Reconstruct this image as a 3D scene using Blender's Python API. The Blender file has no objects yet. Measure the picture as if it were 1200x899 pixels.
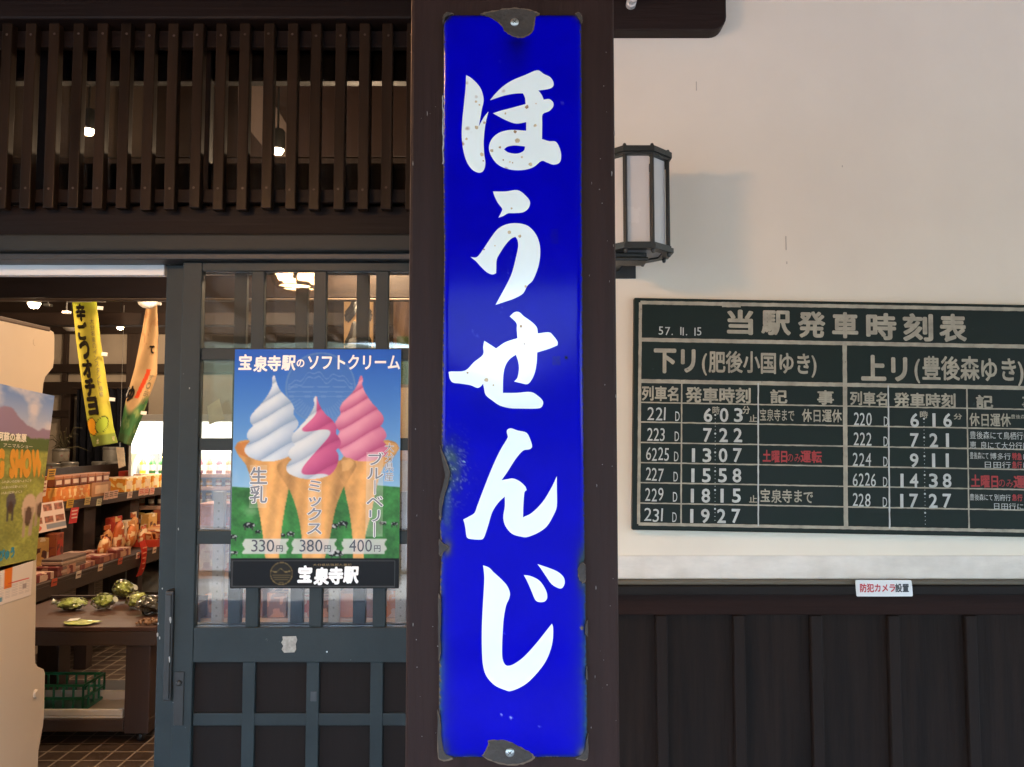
import bpy, bmesh, math, random
import numpy as np
from mathutils import Vector, Matrix, Euler
R = math.radians
C = bpy.context.scene.collection
S = bpy.context.scene
rnd = random.Random(7)
nrnd = np.random.RandomState(3)

# ------------------------------------------------------------------ camera, sky, sun, exposure
F = 960.0; PITCH = R(3.6); EYE = 1.5            # focal length in photo pixels (1200 wide), tilt, eye height
cam_d = bpy.data.cameras.new('camera'); cam = bpy.data.objects.new('camera', cam_d); C.objects.link(cam)
cam_d.sensor_width = 36; cam_d.lens = 36 * F / 1200; cam_d.clip_end = 2000; cam_d.clip_start = 0.05
cam.location = (0, 0, EYE); cam.rotation_euler = (R(90) + PITCH, 0, 0)
S.camera = cam
SUN_EL, SUN_AZ = R(54), R(200)                   # azimuth measured clockwise from +Y (behind the viewer, a little left)
w = bpy.data.worlds.new('World'); S.world = w; w.use_nodes = True
wn = w.node_tree; wn.nodes.clear()
sky = wn.nodes.new('ShaderNodeTexSky'); sky.sky_type = 'NISHITA'; sky.sun_disc = False
sky.sun_elevation = SUN_EL; sky.sun_rotation = SUN_AZ; sky.dust_density = .5; sky.air_density = 1.0; sky.ozone_density = 2.5
bg = wn.nodes.new('ShaderNodeBackground'); bg.inputs[1].default_value = 0.15
wo = wn.nodes.new('ShaderNodeOutputWorld')
wn.links.new(sky.outputs[0], bg.inputs[0]); wn.links.new(bg.outputs[0], wo.inputs[0])
sun_d = bpy.data.lights.new('sun', 'SUN'); sun_d.energy = 2.0; sun_d.angle = R(0.5); sun_d.color = (1, .97, .93)
sun = bpy.data.objects.new('sun', sun_d); C.objects.link(sun)
sd = Vector((math.sin(SUN_AZ) * math.cos(SUN_EL), math.cos(SUN_AZ) * math.cos(SUN_EL), math.sin(SUN_EL)))
sun.rotation_euler = (-sd).to_track_quat('-Z', 'Y').to_euler(); sun.location = (0, -6, 12)
S.view_settings.view_transform = 'Standard'; S.view_settings.look = 'None'
S.view_settings.gamma = 1; S.view_settings.use_curve_mapping = False
S.view_settings.exposure = 3.65
S.cycles.max_bounces = 10; S.cycles.diffuse_bounces = 6; S.cycles.glossy_bounces = 5
S.cycles.transmission_bounces = 6; S.cycles.transparent_max_bounces = 16
S.cycles.use_denoising = True; S.cycles.caustics_reflective = False; S.cycles.caustics_refractive = False
S.cycles.sample_clamp_indirect = 6
S.cycles.texture_limit_render = 'OFF' if hasattr(S.cycles, 'texture_limit_render') else None

# ------------------------------------------------------------------ measuring: photo pixels -> places
cp, sp_ = math.cos(PITCH), math.sin(PITCH)
def ray(px, py):
    u = (px - 600) / F; v = (449.5 - py) / F
    return Vector((u, cp - v * sp_, sp_ + v * cp))
def P(px, py, Y):
    d = ray(px, py); t = Y / d.y
    return Vector((d.x * t, Y, EYE + d.z * t))
def PX(px, py, X):
    d = ray(px, py); t = X / d.x
    return Vector((X, d.y * t, EYE + d.z * t))
def PZ(px, py, Z):
    d = ray(px, py); t = (Z - EYE) / d.z
    return Vector((d.x * t, d.y * t, Z))

def lin(c):
    return tuple(((x / 255) / 12.92 if x / 255 <= .04045 else (((x / 255) + .055) / 1.055) ** 2.4) for x in c)

# ------------------------------------------------------------------ materials
MATS = {}
def pmat(name, col, rough=.6, var=.15, scale=6, stretch=(1, 1, 1), bump=.15, bscale=60, metallic=0, spec=.5,
         fleck=None, fleck_amt=.0, fleck_scale=30, stain=None, rvar=.12, coat=0, emit=None, estr=0):
    if name in MATS: return MATS[name]
    m = bpy.data.materials.new(name); m.use_nodes = True; nt = m.node_tree; n = nt.nodes; l = nt.links
    b = n['Principled BSDF']
    tc = n.new('ShaderNodeTexCoord'); mp = n.new('ShaderNodeMapping'); mp.inputs['Scale'].default_value = stretch
    oi = n.new('ShaderNodeObjectInfo'); sh = n.new('ShaderNodeMath'); sh.operation = 'MULTIPLY'; sh.inputs[1].default_value = 37.0
    ov = n.new('ShaderNodeVectorMath'); ov.operation = 'ADD'                # every copy gets its own stretch of grain
    l.new(oi.outputs['Random'], sh.inputs[0]); l.new(tc.outputs['Object'], ov.inputs[0]); l.new(sh.outputs[0], ov.inputs[1])
    l.new(ov.outputs[0], mp.inputs[0])
    nz = n.new('ShaderNodeTexNoise'); nz.inputs['Scale'].default_value = scale; nz.inputs['Detail'].default_value = 6
    nz.inputs['Roughness'].default_value = .62
    l.new(mp.outputs[0], nz.inputs[0])
    mr = n.new('ShaderNodeMapRange'); mr.inputs[1].default_value = .3; mr.inputs[2].default_value = .7
    mr.inputs[3].default_value = 1 - var; mr.inputs[4].default_value = 1 + var
    l.new(nz.outputs[0], mr.inputs[0])
    mul = n.new('ShaderNodeVectorMath'); mul.operation = 'SCALE'; mul.inputs[0].default_value = col[:3]
    l.new(mr.outputs[0], mul.inputs['Scale'])
    out = mul.outputs[0]
    if fleck is not None:
        fz = n.new('ShaderNodeTexNoise'); fz.inputs['Scale'].default_value = fleck_scale; fz.inputs['Detail'].default_value = 4
        l.new(mp.outputs[0], fz.inputs[0])
        fr = n.new('ShaderNodeMapRange'); fr.inputs[1].default_value = .74 - fleck_amt * .3; fr.inputs[2].default_value = .78 - fleck_amt * .25
        l.new(fz.outputs[0], fr.inputs[0])
        mx = n.new('ShaderNodeMix'); mx.data_type = 'RGBA'; mx.inputs[7].default_value = (*fleck, 1)
        l.new(fr.outputs[0], mx.inputs[0]); l.new(out, mx.inputs[6]); out = mx.outputs[2]
    if stain is not None:                          # broad dirt patches (colour, amount)
        sz = n.new('ShaderNodeTexNoise'); sz.inputs['Scale'].default_value = stain[2] if len(stain) > 2 else 2.2; sz.inputs['Detail'].default_value = 8
        l.new(tc.outputs['Object'], sz.inputs[0])
        sr = n.new('ShaderNodeMapRange'); sr.inputs[1].default_value = .45; sr.inputs[2].default_value = .8; sr.inputs[4].default_value = stain[1]
        l.new(sz.outputs[0], sr.inputs[0])
        mx = n.new('ShaderNodeMix'); mx.data_type = 'RGBA'; mx.inputs[7].default_value = (*stain[0], 1)
        l.new(sr.outputs[0], mx.inputs[0]); l.new(out, mx.inputs[6]); out = mx.outputs[2]
    l.new(out, b.inputs['Base Color'])
    rr = n.new('ShaderNodeMapRange'); rr.inputs[3].default_value = max(.02, rough - rvar); rr.inputs[4].default_value = min(1, rough + rvar)
    l.new(nz.outputs[0], rr.inputs[0]); l.new(rr.outputs[0], b.inputs['Roughness'])
    b.inputs['Metallic'].default_value = metallic; b.inputs['Specular IOR Level'].default_value = spec
    b.inputs['Coat Weight'].default_value = coat
    if bump:
        bz = n.new('ShaderNodeTexNoise'); bz.inputs['Scale'].default_value = bscale; bz.inputs['Detail'].default_value = 5
        l.new(mp.outputs[0], bz.inputs[0])
        bp = n.new('ShaderNodeBump'); bp.inputs['Strength'].default_value = bump; bp.inputs['Distance'].default_value = .004
        l.new(bz.outputs[0], bp.inputs['Height']); l.new(bp.outputs[0], b.inputs['Normal'])
    if emit is not None:
        b.inputs['Emission Color'].default_value = (*emit, 1); b.inputs['Emission Strength'].default_value = estr
    MATS[name] = m; return m

def vmat(name, rough=.4, spec=.5, coat=0, bump=0, bscale=80, metallic=0):
    """printed or painted surface: colours come from the mesh's own colour attribute"""
    if name in MATS: return MATS[name]
    m = bpy.data.materials.new(name); m.use_nodes = True; nt = m.node_tree; b = nt.nodes['Principled BSDF']
    a = nt.nodes.new('ShaderNodeAttribute'); a.attribute_name = 'print'
    nt.links.new(a.outputs['Color'], b.inputs['Base Color'])
    b.inputs['Roughness'].default_value = rough; b.inputs['Specular IOR Level'].default_value = spec
    b.inputs['Coat Weight'].default_value = coat; b.inputs['Coat Roughness'].default_value = .1
    if bump:
        bz = nt.nodes.new('ShaderNodeTexNoise'); bz.inputs['Scale'].default_value = bscale
        tc = nt.nodes.new('ShaderNodeTexCoord'); nt.links.new(tc.outputs['Object'], bz.inputs[0])
        bp = nt.nodes.new('ShaderNodeBump'); bp.inputs['Strength'].default_value = bump; bp.inputs['Distance'].default_value = .002
        nt.links.new(bz.outputs[0], bp.inputs['Height']); nt.links.new(bp.outputs[0], b.inputs['Normal'])
    MATS[name] = m; return m

def glass(name, tint=(1, 1, 1), rough=.02, refl=1.0, ior=1.45, wave=0):
    if name in MATS: return MATS[name]
    m = bpy.data.materials.new(name); m.use_nodes = True; nt = m.node_tree; n = nt.nodes; n.clear()
    t = n.new('ShaderNodeBsdfTransparent'); t.inputs[0].default_value = (*tint, 1)
    g = n.new('ShaderNodeBsdfGlossy'); g.inputs['Roughness'].default_value = rough
    f = n.new('ShaderNodeFresnel'); f.inputs[0].default_value = ior
    k = n.new('ShaderNodeMath'); k.operation = 'MULTIPLY'; k.inputs[1].default_value = refl
    x = n.new('ShaderNodeMixShader'); o = n.new('ShaderNodeOutputMaterial')
    if wave:
        bz = n.new('ShaderNodeTexNoise'); bz.inputs['Scale'].default_value = wave
        tc = n.new('ShaderNodeTexCoord'); nt.links.new(tc.outputs['Object'], bz.inputs[0])
        bp = n.new('ShaderNodeBump'); bp.inputs['Strength'].default_value = .25; bp.inputs['Distance'].default_value = .003
        nt.links.new(bz.outputs[0], bp.inputs['Height']); nt.links.new(bp.outputs[0], g.inputs['Normal']); nt.links.new(bp.outputs[0], f.inputs['Normal'])
    nt.links.new(f.outputs[0], k.inputs[0]); nt.links.new(k.outputs[0], x.inputs[0])
    nt.links.new(t.outputs[0], x.inputs[1]); nt.links.new(g.outputs[0], x.inputs[2]); nt.links.new(x.outputs[0], o.inputs[0])
    MATS[name] = m; return m

def emitter(name, col, strength):
    return pmat(name, col, rough=.5, bump=0, emit=col, estr=strength)

WOODV = (28, 28, 1.6); WOODH = (1.6, 28, 28)
M_post = pmat('post_paint', (.029, .0138, .0110), .52, .28, 1, WOODV, .55, 3, fleck=(.30, .27, .24), fleck_amt=.05, fleck_scale=3, spec=.14)
M_wains = pmat('wainscot_wood', (.0130, .0076, .0054), .7, .55, 1, (22, 22, 1.3), .9, 3, spec=.14)
M_batten = pmat('batten_wood', (.0142, .0084, .0062), .66, .2, 1, WOODV, .4, 3, spec=.14)
M_beam = pmat('beam_wood', (.0066, .0031, .0021), .6, .25, 1, WOODH, .3, 3, spec=.14)
M_slat = pmat('slat_wood', (.0135, .0072, .0036), .4, .45, 1, (20, 20, 1.2), .3, 3, spec=.14)
M_sill = pmat('sill_paint', (.0155, .0132, .0120), .75, .25, 1, WOODH, .3, 3, fleck=(.2, .19, .17), fleck_amt=.05, fleck_scale=2, spec=.14)
M_slate = pmat('slate_paint', (.0160, .0240, .0260), .52, .24, 5, (1, 1, 1), .12, 60, fleck=(.30, .32, .32), fleck_amt=-.02, fleck_scale=45, stain=((.034, .042, .042), .5, 3), spec=.3)
M_lintel = pmat('lintel_paint', (.0155, .0175, .0165), .62, .2, 1, WOODH, .15, 4, spec=.3)
M_panel = pmat('door_panel_board', (.0105, .0072, .0060), .65, .18, 1, WOODV, .2, 3, spec=.14)
M_plaster = pmat('plaster', (.83, .752, .622), .85, .04, 2.2, (1, 1, 1), .28, 9, spec=.2, stain=((.70, .60, .49), .4, 1.1))
M_ledge = pmat('plaster_ledge', (.77, .71, .63), .85, .10, 7, (1, 1, 3), .35, 40, spec=.2, stain=((.42, .36, .27), .45, 7))
M_black = pmat('black_metal', (.018, .018, .017), .4, .2, 20, bump=.1)
M_bronze = pmat('dark_bronze', (.014, .0145, .0115), .42, .25, 25, bump=.2, bscale=120)
M_opal = pmat('opal_glass', (.62, .60, .57), .25, .04, 4, bump=0, spec=.5)
M_steel = pmat('screw_steel', (.42, .45, .44), .35, .15, 60, metallic=.8, bump=.1)
M_white = pmat('white_plastic', (.72, .72, .70), .4, .05, 10, bump=.03)
M_alu = pmat('pale_aluminium', (.70, .73, .74), .4, .05, 3, WOODH, .03)
M_glass = glass('pane_glass', (.92, .93, .92), .02, 1.15, 1.5, wave=3)
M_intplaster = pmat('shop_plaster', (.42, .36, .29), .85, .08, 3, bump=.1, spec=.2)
M_intwood = pmat('shop_timber', (.020, .010, .006), .6, .3, 1, WOODH, .2, 3)
M_intwoodv = pmat('shop_timber_upright', (.034, .020, .014), .6, .3, 1, WOODV, .2, 3)
M_table = pmat('table_top_wood', (.060, .024, .015), .5, .22, 1, WOODH, .12, 4)
M_tablev = pmat('table_leg_wood', (.040, .021, .014), .55, .22, 1, WOODV, .15, 4)
M_tabler = pmat('table_rail_wood', (.050, .030, .021), .55, .22, 1, WOODH, .15, 4)
M_cream = pmat('cream_metal', (.63, .50, .36), .42, .03, 3, bump=.02, coat=.2)
M_ceil = pmat('eave_board', (.40, .225, .105), .6, .25, 1, (28, 1.6, 28), .2, 4)
M_concrete = pmat('concrete', (.30, .30, .295), .85, .15, 2, bump=.3, bscale=30, stain=((.25, .24, .22), .5, 1))

# ------------------------------------------------------------------ mesh helpers
class MB:
    def __init__(s): s.bm = bmesh.new()
    def box(s, a, b, bev=0, rot=None, piv=None):
        a = Vector(a); b = Vector(b); lo = Vector(map(min, a, b)); hi = Vector(map(max, a, b))
        r = bmesh.ops.create_cube(s.bm, size=1)
        vs = r['verts']; c = (lo + hi) / 2; d = hi - lo
        for v in vs: v.co = Vector((v.co.x * d.x, v.co.y * d.y, v.co.z * d.z)) + c
        if bev:
            es = list({e for v in vs for e in v.link_edges})
            bb = min(bev, min(d) * .45)
            q = bmesh.ops.bevel(s.bm, geom=es, offset=bb, segments=2, affect='EDGES', profile=.5)
            vs = list({v for f in q['faces'] for v in f.verts} | {v for v in vs if v.is_valid})
        if rot is not None:
            piv = Vector(piv) if piv is not None else c
            m = Euler(rot).to_matrix()
            for v in vs: v.co = m @ (v.co - piv) + piv
        return s
    def tube(s, pts, rad, seg=10, cap=True):
        pts = [Vector(p) for p in pts]; rings = []
        rads = rad if isinstance(rad, (list, tuple)) else [rad] * len(pts)
        for i, p in enumerate(pts):
            d = (pts[min(i + 1, len(pts) - 1)] - pts[max(i - 1, 0)]).normalized()
            up = Vector((0, 0, 1)) if abs(d.z) < .95 else Vector((1, 0, 0))
            x = d.cross(up).normalized(); y = d.cross(x).normalized()
            rings.append([s.bm.verts.new(p + (x * math.cos(k * 2 * math.pi / seg) + y * math.sin(k * 2 * math.pi / seg)) * rads[i]) for k in range(seg)])
        for a, b in zip(rings, rings[1:]):
            for k in range(seg): s.bm.faces.new((a[k], a[(k + 1) % seg], b[(k + 1) % seg], b[k]))
        if cap: s.bm.faces.new(rings[0][::-1]); s.bm.faces.new(rings[-1])
        return s
    def lathe(s, c, prof, seg=20, axis='Z'):
        """prof: (radius, height) pairs, turned about an upright axis through c"""
        c = Vector(c); rings = []
        for r_, h in prof:
            ring = []
            for k in range(seg):
                a = k * 2 * math.pi / seg
                v = Vector((r_ * math.cos(a), r_ * math.sin(a), h))
                if axis == 'Y': v = Vector((v.x, v.z, v.y))
                if axis == 'X': v = Vector((v.z, v.x, v.y))
                ring.append(s.bm.verts.new(c + v))
            rings.append(ring)
        for a, b in zip(rings, rings[1:]):
            for k in range(seg): s.bm.faces.new((a[k], a[(k + 1) % seg], b[(k + 1) % seg], b[k]))
        if prof[0][0] > 1e-5: s.bm.faces.new(rings[0][::-1])
        if prof[-1][0] > 1e-5: s.bm.faces.new(rings[-1])
        bmesh.ops.remove_doubles(s.bm, verts=[v for ring in rings for v in ring], dist=1e-6)
        return s
    def prism(s, pts, off, bev=0):
        """flat outline (3-D points) pushed along off"""
        off = Vector(off); vs = [s.bm.verts.new(Vector(p)) for p in pts]
        f = s.bm.faces.new(vs)
        r = bmesh.ops.extrude_face_region(s.bm, geom=[f])
        nv = [e for e in r['geom'] if isinstance(e, bmesh.types.BMVert)]
        bmesh.ops.translate(s.bm, verts=nv, vec=off)
        if bev:
            es = [e for v in vs + nv for e in v.link_edges if (e.verts[0] in vs) == (e.verts[1] in vs)]
            es = list({e for e in es if len(e.link_faces) == 2})
            bmesh.ops.bevel(s.bm, geom=es, offset=bev, segments=2, affect='EDGES', profile=.5)
        return s
    def lump(s, c, rad, amp=.2, sub=3, seed=0, freq=3, rot=None, crinkle=0):
        r = bmesh.ops.create_icosphere(s.bm, subdivisions=sub, radius=1)
        g = np.random.RandomState(seed); ph = g.rand(6, 3) * 6; dr = g.randn(6, 3)
        m = Euler(rot).to_matrix() if rot else Matrix.Identity(3)
        for v in r['verts']:
            d = sum(math.sin(freq * (v.co.x * dr[i][0] + v.co.y * dr[i][1] + v.co.z * dr[i][2]) + ph[i][0]) for i in range(6)) / 6
            k = 1 + amp * d * 1.8 + crinkle * (abs(math.sin(17 * v.co.x + 5 * v.co.z + seed)) + abs(math.sin(13 * v.co.y - 9 * v.co.x + 2 * seed)) - 1.2)
            v.co = m @ Vector((v.co.x * rad[0] * k, v.co.y * rad[1] * k, v.co.z * rad[2] * k)) + Vector(c)
        return s
    def glyphs(s, g, xf):
        for vs, fs in g:
            nv = [s.bm.verts.new(xf(x, y)) for x, y in vs]
            for f in fs:
                try: s.bm.faces.new([nv[i] for i in f])
                except ValueError: pass
        return s

XF = {}                                            # object -> world matrix of its frame
def obj(name, mb, mat, parent=None, label=None, smooth=False, fixn=True):
    bm = mb.bm if isinstance(mb, MB) else mb
    if parent is not None:
        inv = XF[parent.name].inverted()
        for v in bm.verts: v.co = inv @ v.co
    if fixn: bmesh.ops.recalc_face_normals(bm, faces=bm.faces[:])
    me = bpy.data.meshes.new(name); bm.to_mesh(me); bm.free()
    if smooth:
        for p in me.polygons: p.use_smooth = True
        me.set_sharp_from_angle(angle=R(40))
    me.materials.append(mat)
    o = bpy.data.objects.new(name, me); C.objects.link(o)
    if parent is not None:
        o.parent = parent; XF[o.name] = XF[parent.name]
    else: XF[o.name] = Matrix.Identity(4)
    if label: o['label'] = label
    return o
def tag(o, label, cat, group=None):
    o['label'] = label; o['category'] = cat
    if group: o['group'] = group
    return o
def thing(name, label, cat, loc=(0, 0, 0), rot=(0, 0, 0), group=None):
    o = bpy.data.objects.new(name, None); o.empty_display_size = .1; C.objects.link(o)
    o.location = loc; o.rotation_euler = rot
    XF[o.name] = Matrix.Translation(Vector(loc)) @ Euler(rot).to_matrix().to_4x4()
    return tag(o, label, cat, group)
def structure(name, mb, mat):
    o = obj(name, mb, mat); o['kind'] = 'structure'; return o
def dup_part(o, off, parent=None):
    c = o.copy(); C.objects.link(c); c.location = o.location + Vector(off); c.parent = parent or o.parent
    XF[c.name] = XF[(parent or o.parent).name]
    for k in [x for x in o.children]:
        d = k.copy(); C.objects.link(d); d.parent = c
    return c
def dup_tree(root, loc, label, rotz=None, group=None):
    c = root.copy(); C.objects.link(c); c.location = loc; c['label'] = label
    if group: c['group'] = group
    if rotz is not None: c.rotation_euler.z = rotz
    for k in list(root.children):
        d = k.copy(); C.objects.link(d); d.parent = c
        for g in list(k.children):
            e = g.copy(); C.objects.link(e); e.parent = d
    return c

# ------------------------------------------------------------------ lettering (Blender's own built-in font)
GL = {}
def glyph(ch, bold, tmp=[]):
    k = ch
    if k not in GL:
        cu = bpy.data.curves.new('lettering', 'FONT'); cu.body = ch; cu.resolution_u = 3
        o = bpy.data.objects.new('lettering', cu); C.objects.link(o)
        me = bpy.data.meshes.new_from_object(o.evaluated_get(bpy.context.evaluated_depsgraph_get()))
        GL[k] = ([(v.co.x, v.co.y) for v in me.vertices], [tuple(p.vertices) for p in me.polygons])
        bpy.data.objects.remove(o); bpy.data.curves.remove(cu); bpy.data.meshes.remove(me)
    return GL[k]
def layout(text, bold, gap=.08, vertical=False):
    """list of (verts, faces) in em units and the bounding box"""
    out = []; x = 0; y = 0; j = random.Random(len(text))
    for ch in text:
        if ch == ' ': x += .5; y -= .5; continue
        vs, fs = glyph(ch, bold)
        if not vs: continue
        xs = [v[0] for v in vs]; cjk = ord(ch) > 0x2e00
        if vertical:
            out.append(([(a - .5, b + y) for a, b in vs], fs)); y -= 1.0
        elif cjk:
            out.append(([(a + x, b) for a, b in vs], fs)); x += 1.0
        else:
            out.append(([(a - min(xs) + x, b) for a, b in vs], fs)); x += max(xs) - min(xs) + gap
    ax = [a for vs, _ in out for a, _b in vs]; ay = [b for vs, _ in out for _a, b in vs]
    return out, (min(ax), min(ay), max(ax), max(ay))
def pen(bold):
    """offsets that thicken a thin letter like a round brush"""
    return [(0, 0)] if bold < .008 else [(0, 0)] + [(bold * math.cos(t * math.pi / 4), bold * math.sin(t * math.pi / 4)) for t in range(8)]
def write(mb, text, org, ux, uy, wdt, hgt, bold=0., gap=.08, vertical=False, jit=0, skew=0, seed=1):
    """fits text in the box that starts at org (lower left) and spans wdt along ux and hgt along uy"""
    g, (x0, y0, x1, y1) = layout(text, bold, gap, vertical)
    sx = wdt / max(x1 - x0, 1e-4); sy = hgt / max(y1 - y0, 1e-4); org = Vector(org); j = random.Random(seed)
    nrm = ux.cross(uy).normalized()
    for one in g:
        dx, dy = (j.uniform(-jit, jit), j.uniform(-jit, jit)) if jit else (0, 0)
        for k, (ox, oy) in enumerate(pen(bold)):
            mb.glyphs([one], lambda a, b: org + nrm * (k * 3e-5) + ux * ((a - x0 + dx + ox + skew * (b - y0)) * sx) + uy * ((b - y0 + dy + oy) * sy))
    return mb
UX, UY, UZ = Vector((1, 0, 0)), Vector((0, 1, 0)), Vector((0, 0, 1))

# ------------------------------------------------------------------ painted prints: numpy canvases on real sheets
def vnoise(X, Y, sc, seed=0, octv=3):
    g = np.random.RandomState(seed); out = np.zeros_like(X, dtype=float); a = 1.; tot = 0
    for o in range(octv):
        T = g.rand(64, 64); fx = X * sc; fy = Y * sc
        ix = np.floor(fx).astype(int); iy = np.floor(fy).astype(int); u = fx - ix; v = fy - iy
        u = u * u * (3 - 2 * u); v = v * v * (3 - 2 * v)
        t = lambda i, j: T[i % 64, j % 64]
        out += a * ((t(ix, iy) * (1 - u) + t(ix + 1, iy) * u) * (1 - v) + (t(ix, iy + 1) * (1 - u) + t(ix + 1, iy + 1) * u) * v)
        tot += a; a *= .5; sc *= 2.03
    return out / tot
def inpoly(X, Y, pts):
    m = np.zeros(X.shape, bool); n = len(pts)
    for i in range(n):
        x0, y0 = pts[i]; x1, y1 = pts[(i + 1) % n]
        if y0 == y1: continue
        c = ((y0 > Y) != (y1 > Y)) & (X < (x1 - x0) * (Y - y0) / (y1 - y0) + x0)
        m ^= c
    return m
def soft(m):
    a = m.astype(float); p = np.pad(a, 1, mode='edge')
    return (p[:-2, 1:-1] + p[2:, 1:-1] + p[1:-1, :-2] + p[1:-1, 2:] + 4 * a) / 8
def smooth(pts, n=5, sharp=R(62)):
    """Catmull-Rom through the points that keeps sharp corners"""
    k = len(pts); V2 = [np.array(p, float) for p in pts]; out = []
    def corner(i):
        a = V2[i] - V2[i - 1]; b = V2[(i + 1) % k] - V2[i]
        c = np.dot(a, b) / (np.linalg.norm(a) * np.linalg.norm(b) + 1e-9)
        return math.acos(max(-1, min(1, c))) > sharp
    cn = [corner(i) for i in range(k)]
    for i in range(k):
        p1, p2 = V2[i], V2[(i + 1) % k]
        m1 = (V2[(i + 1) % k] - V2[i - 1]) / 2 if not cn[i] else (p2 - p1)
        m2 = (V2[(i + 2) % k] - V2[i]) / 2 if not cn[(i + 1) % k] else (p2 - p1)
        L = np.linalg.norm(p2 - p1)
        for m in (m1, m2):
            q = np.linalg.norm(m)
            if q > L * 1.2: m *= L * 1.2 / q
        for j in range(n):
            t = j / n; t2, t3 = t * t, t ** 3
            out.append(tuple((2*t3-3*t2+1)*p1 + (t3-2*t2+t)*m1 + (-2*t3+3*t2)*p2 + (t3-t2)*m2))
    return out
def blend(img, alpha, col):
    c = np.array(col, float) if not isinstance(col, np.ndarray) else col
    img[:] = img * (1 - alpha[..., None]) + c * alpha[..., None]
def to_lin(img):
    x = np.clip(img / 255., 0, 1)
    return np.where(x <= .04045, x / 12.92, ((x + .055) / 1.055) ** 2.4)
def sheet(name, img, pos, mat, parent=None, thick=None):
    """img: H x W x 3 (sRGB 0..255); pos(u, v) -> world place, u to the right, v downwards, both 0..1"""
    H, W = img.shape[:2]; bm = bmesh.new()
    lay = bm.verts.layers.float_color.new('print'); L = to_lin(img)
    g = []
    for j in range(H):
        row = []
        for i in range(W):
            v = bm.verts.new(pos(i / (W - 1), j / (H - 1))); v[lay] = (*L[j, i], 1); row.append(v)
        g.append(row)
    for j in range(H - 1):
        for i in range(W - 1): bm.faces.new((g[j][i], g[j + 1][i], g[j + 1][i + 1], g[j][i + 1]))
    if thick is not None:                          # a back sheet and rim, so the print is a real thin board
        st = 2 if W * H > 20000 else 1; ci = sorted(set(range(0, W, st)) | {W - 1}); rj = sorted(set(range(0, H, st)) | {H - 1}); bk = {}
        for j in rj:
            for i in ci:
                n = bm.verts.new(g[j][i].co + Vector(thick)); n[lay] = (.6, .6, .6, 1); bk[j, i] = n
        for a, c in zip(rj, rj[1:]):
            for i, k in zip(ci, ci[1:]): bm.faces.new((bk[a, i], bk[a, k], bk[c, k], bk[c, i]))
        for i, k in zip(ci, ci[1:]):
            bm.faces.new([g[0][q] for q in range(i, k + 1)] + [bk[0, k], bk[0, i]]); bm.faces.new([g[H - 1][q] for q in range(k, i - 1, -1)] + [bk[H - 1, i], bk[H - 1, k]])
        for a, c in zip(rj, rj[1:]):
            bm.faces.new([g[q][0] for q in range(c, a - 1, -1)] + [bk[a, 0], bk[c, 0]]); bm.faces.new([g[q][W - 1] for q in range(a, c + 1)] + [bk[c, W - 1], bk[a, W - 1]])
    return obj(name, bm, mat, parent, fixn=False, smooth=False)

# ================================================================== SETTING
gm = pmat('gravel_ground', (.17, .165, .16), .95, .25, 1.5, bump=.6, bscale=25, stain=((.10, .11, .08), .5, .3))
g = MB(); g.box((-300, -300, -.5), (300, 300, -.16)); structure('ground', g, gm)
g = MB(); g.box((-9, -3.3, -.3), (9, 2.55, 0), .01); structure('porch_floor', g, M_concrete)
g = MB(); g.box((-60, -12.0, -.3), (60, -4.6, -.10), .01)
structure('road', g, pmat('pale_asphalt', (.20, .20, .20), .9, .15, 3, bump=.4, bscale=60))
# tiled shop floor
mt = bpy.data.materials.new('floor_tile'); mt.use_nodes = True; nt = mt.node_tree; b = nt.nodes['Principled BSDF']
tc = nt.nodes.new('ShaderNodeTexCoord'); br = nt.nodes.new('ShaderNodeTexBrick'); br.offset = 0; br.squash = 1
br.inputs['Color1'].default_value = (.115, .078, .058, 1); br.inputs['Color2'].default_value = (.085, .058, .043, 1)
br.inputs['Mortar'].default_value = (.42, .34, .26, 1); br.inputs['Scale'].default_value = 1
br.inputs['Brick Width'].default_value = .105; br.inputs['Row Height'].default_value = .105; br.inputs['Mortar Size'].default_value = .005
nt.links.new(tc.outputs['Object'], br.inputs[0])
nz = nt.nodes.new('ShaderNodeTexNoise'); nz.inputs['Scale'].default_value = 9; nt.links.new(tc.outputs['Object'], nz.inputs[0])
mx = nt.nodes.new('ShaderNodeMix'); mx.data_type = 'RGBA'; mx.blend_type = 'MULTIPLY'; mx.inputs[0].default_value = .5
nt.links.new(br.outputs[0], mx.inputs[6]); nt.links.new(nz.outputs[0], mx.inputs[7]); nt.links.new(mx.outputs[2], b.inputs['Base Color'])
b.inputs['Roughness'].default_value = .38
bp = nt.nodes.new('ShaderNodeBump'); bp.inputs['Strength'].default_value = .4; bp.inputs['Distance'].default_value = .004; bp.invert = True
nt.links.new(br.outputs['Fac'], bp.inputs['Height']); nt.links.new(bp.outputs[0], b.inputs['Normal'])
g = MB(); g.box((-6, 2.55, -.3), (4.6, 9.2, .0)); structure('shop_floor', g, mt)
# wooded hills far behind the viewer (they mirror faintly in the panes)
bm = bmesh.new(); rows = []
for j, (yy, hh) in enumerate([(-90, 0), (-120, 14), (-160, 30), (-220, 40), (-280, 0)]):
    rows.append([bm.verts.new((-280 + i * 20, yy + 6 * math.sin(i * 1.7 + j), -.2 + hh * (.75 + .3 * math.sin(i * .7 + j * .6) + .15 * math.sin(i * 2.1)))) for i in range(29)])
for a, b_ in zip(rows, rows[1:]):
    for i in range(28): bm.faces.new((a[i], a[i + 1], b_[i + 1], b_[i]))
structure('hills', bm, pmat('hill_forest', (.055, .085, .035), .95, .4, .12, bump=.5, bscale=1))

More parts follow.
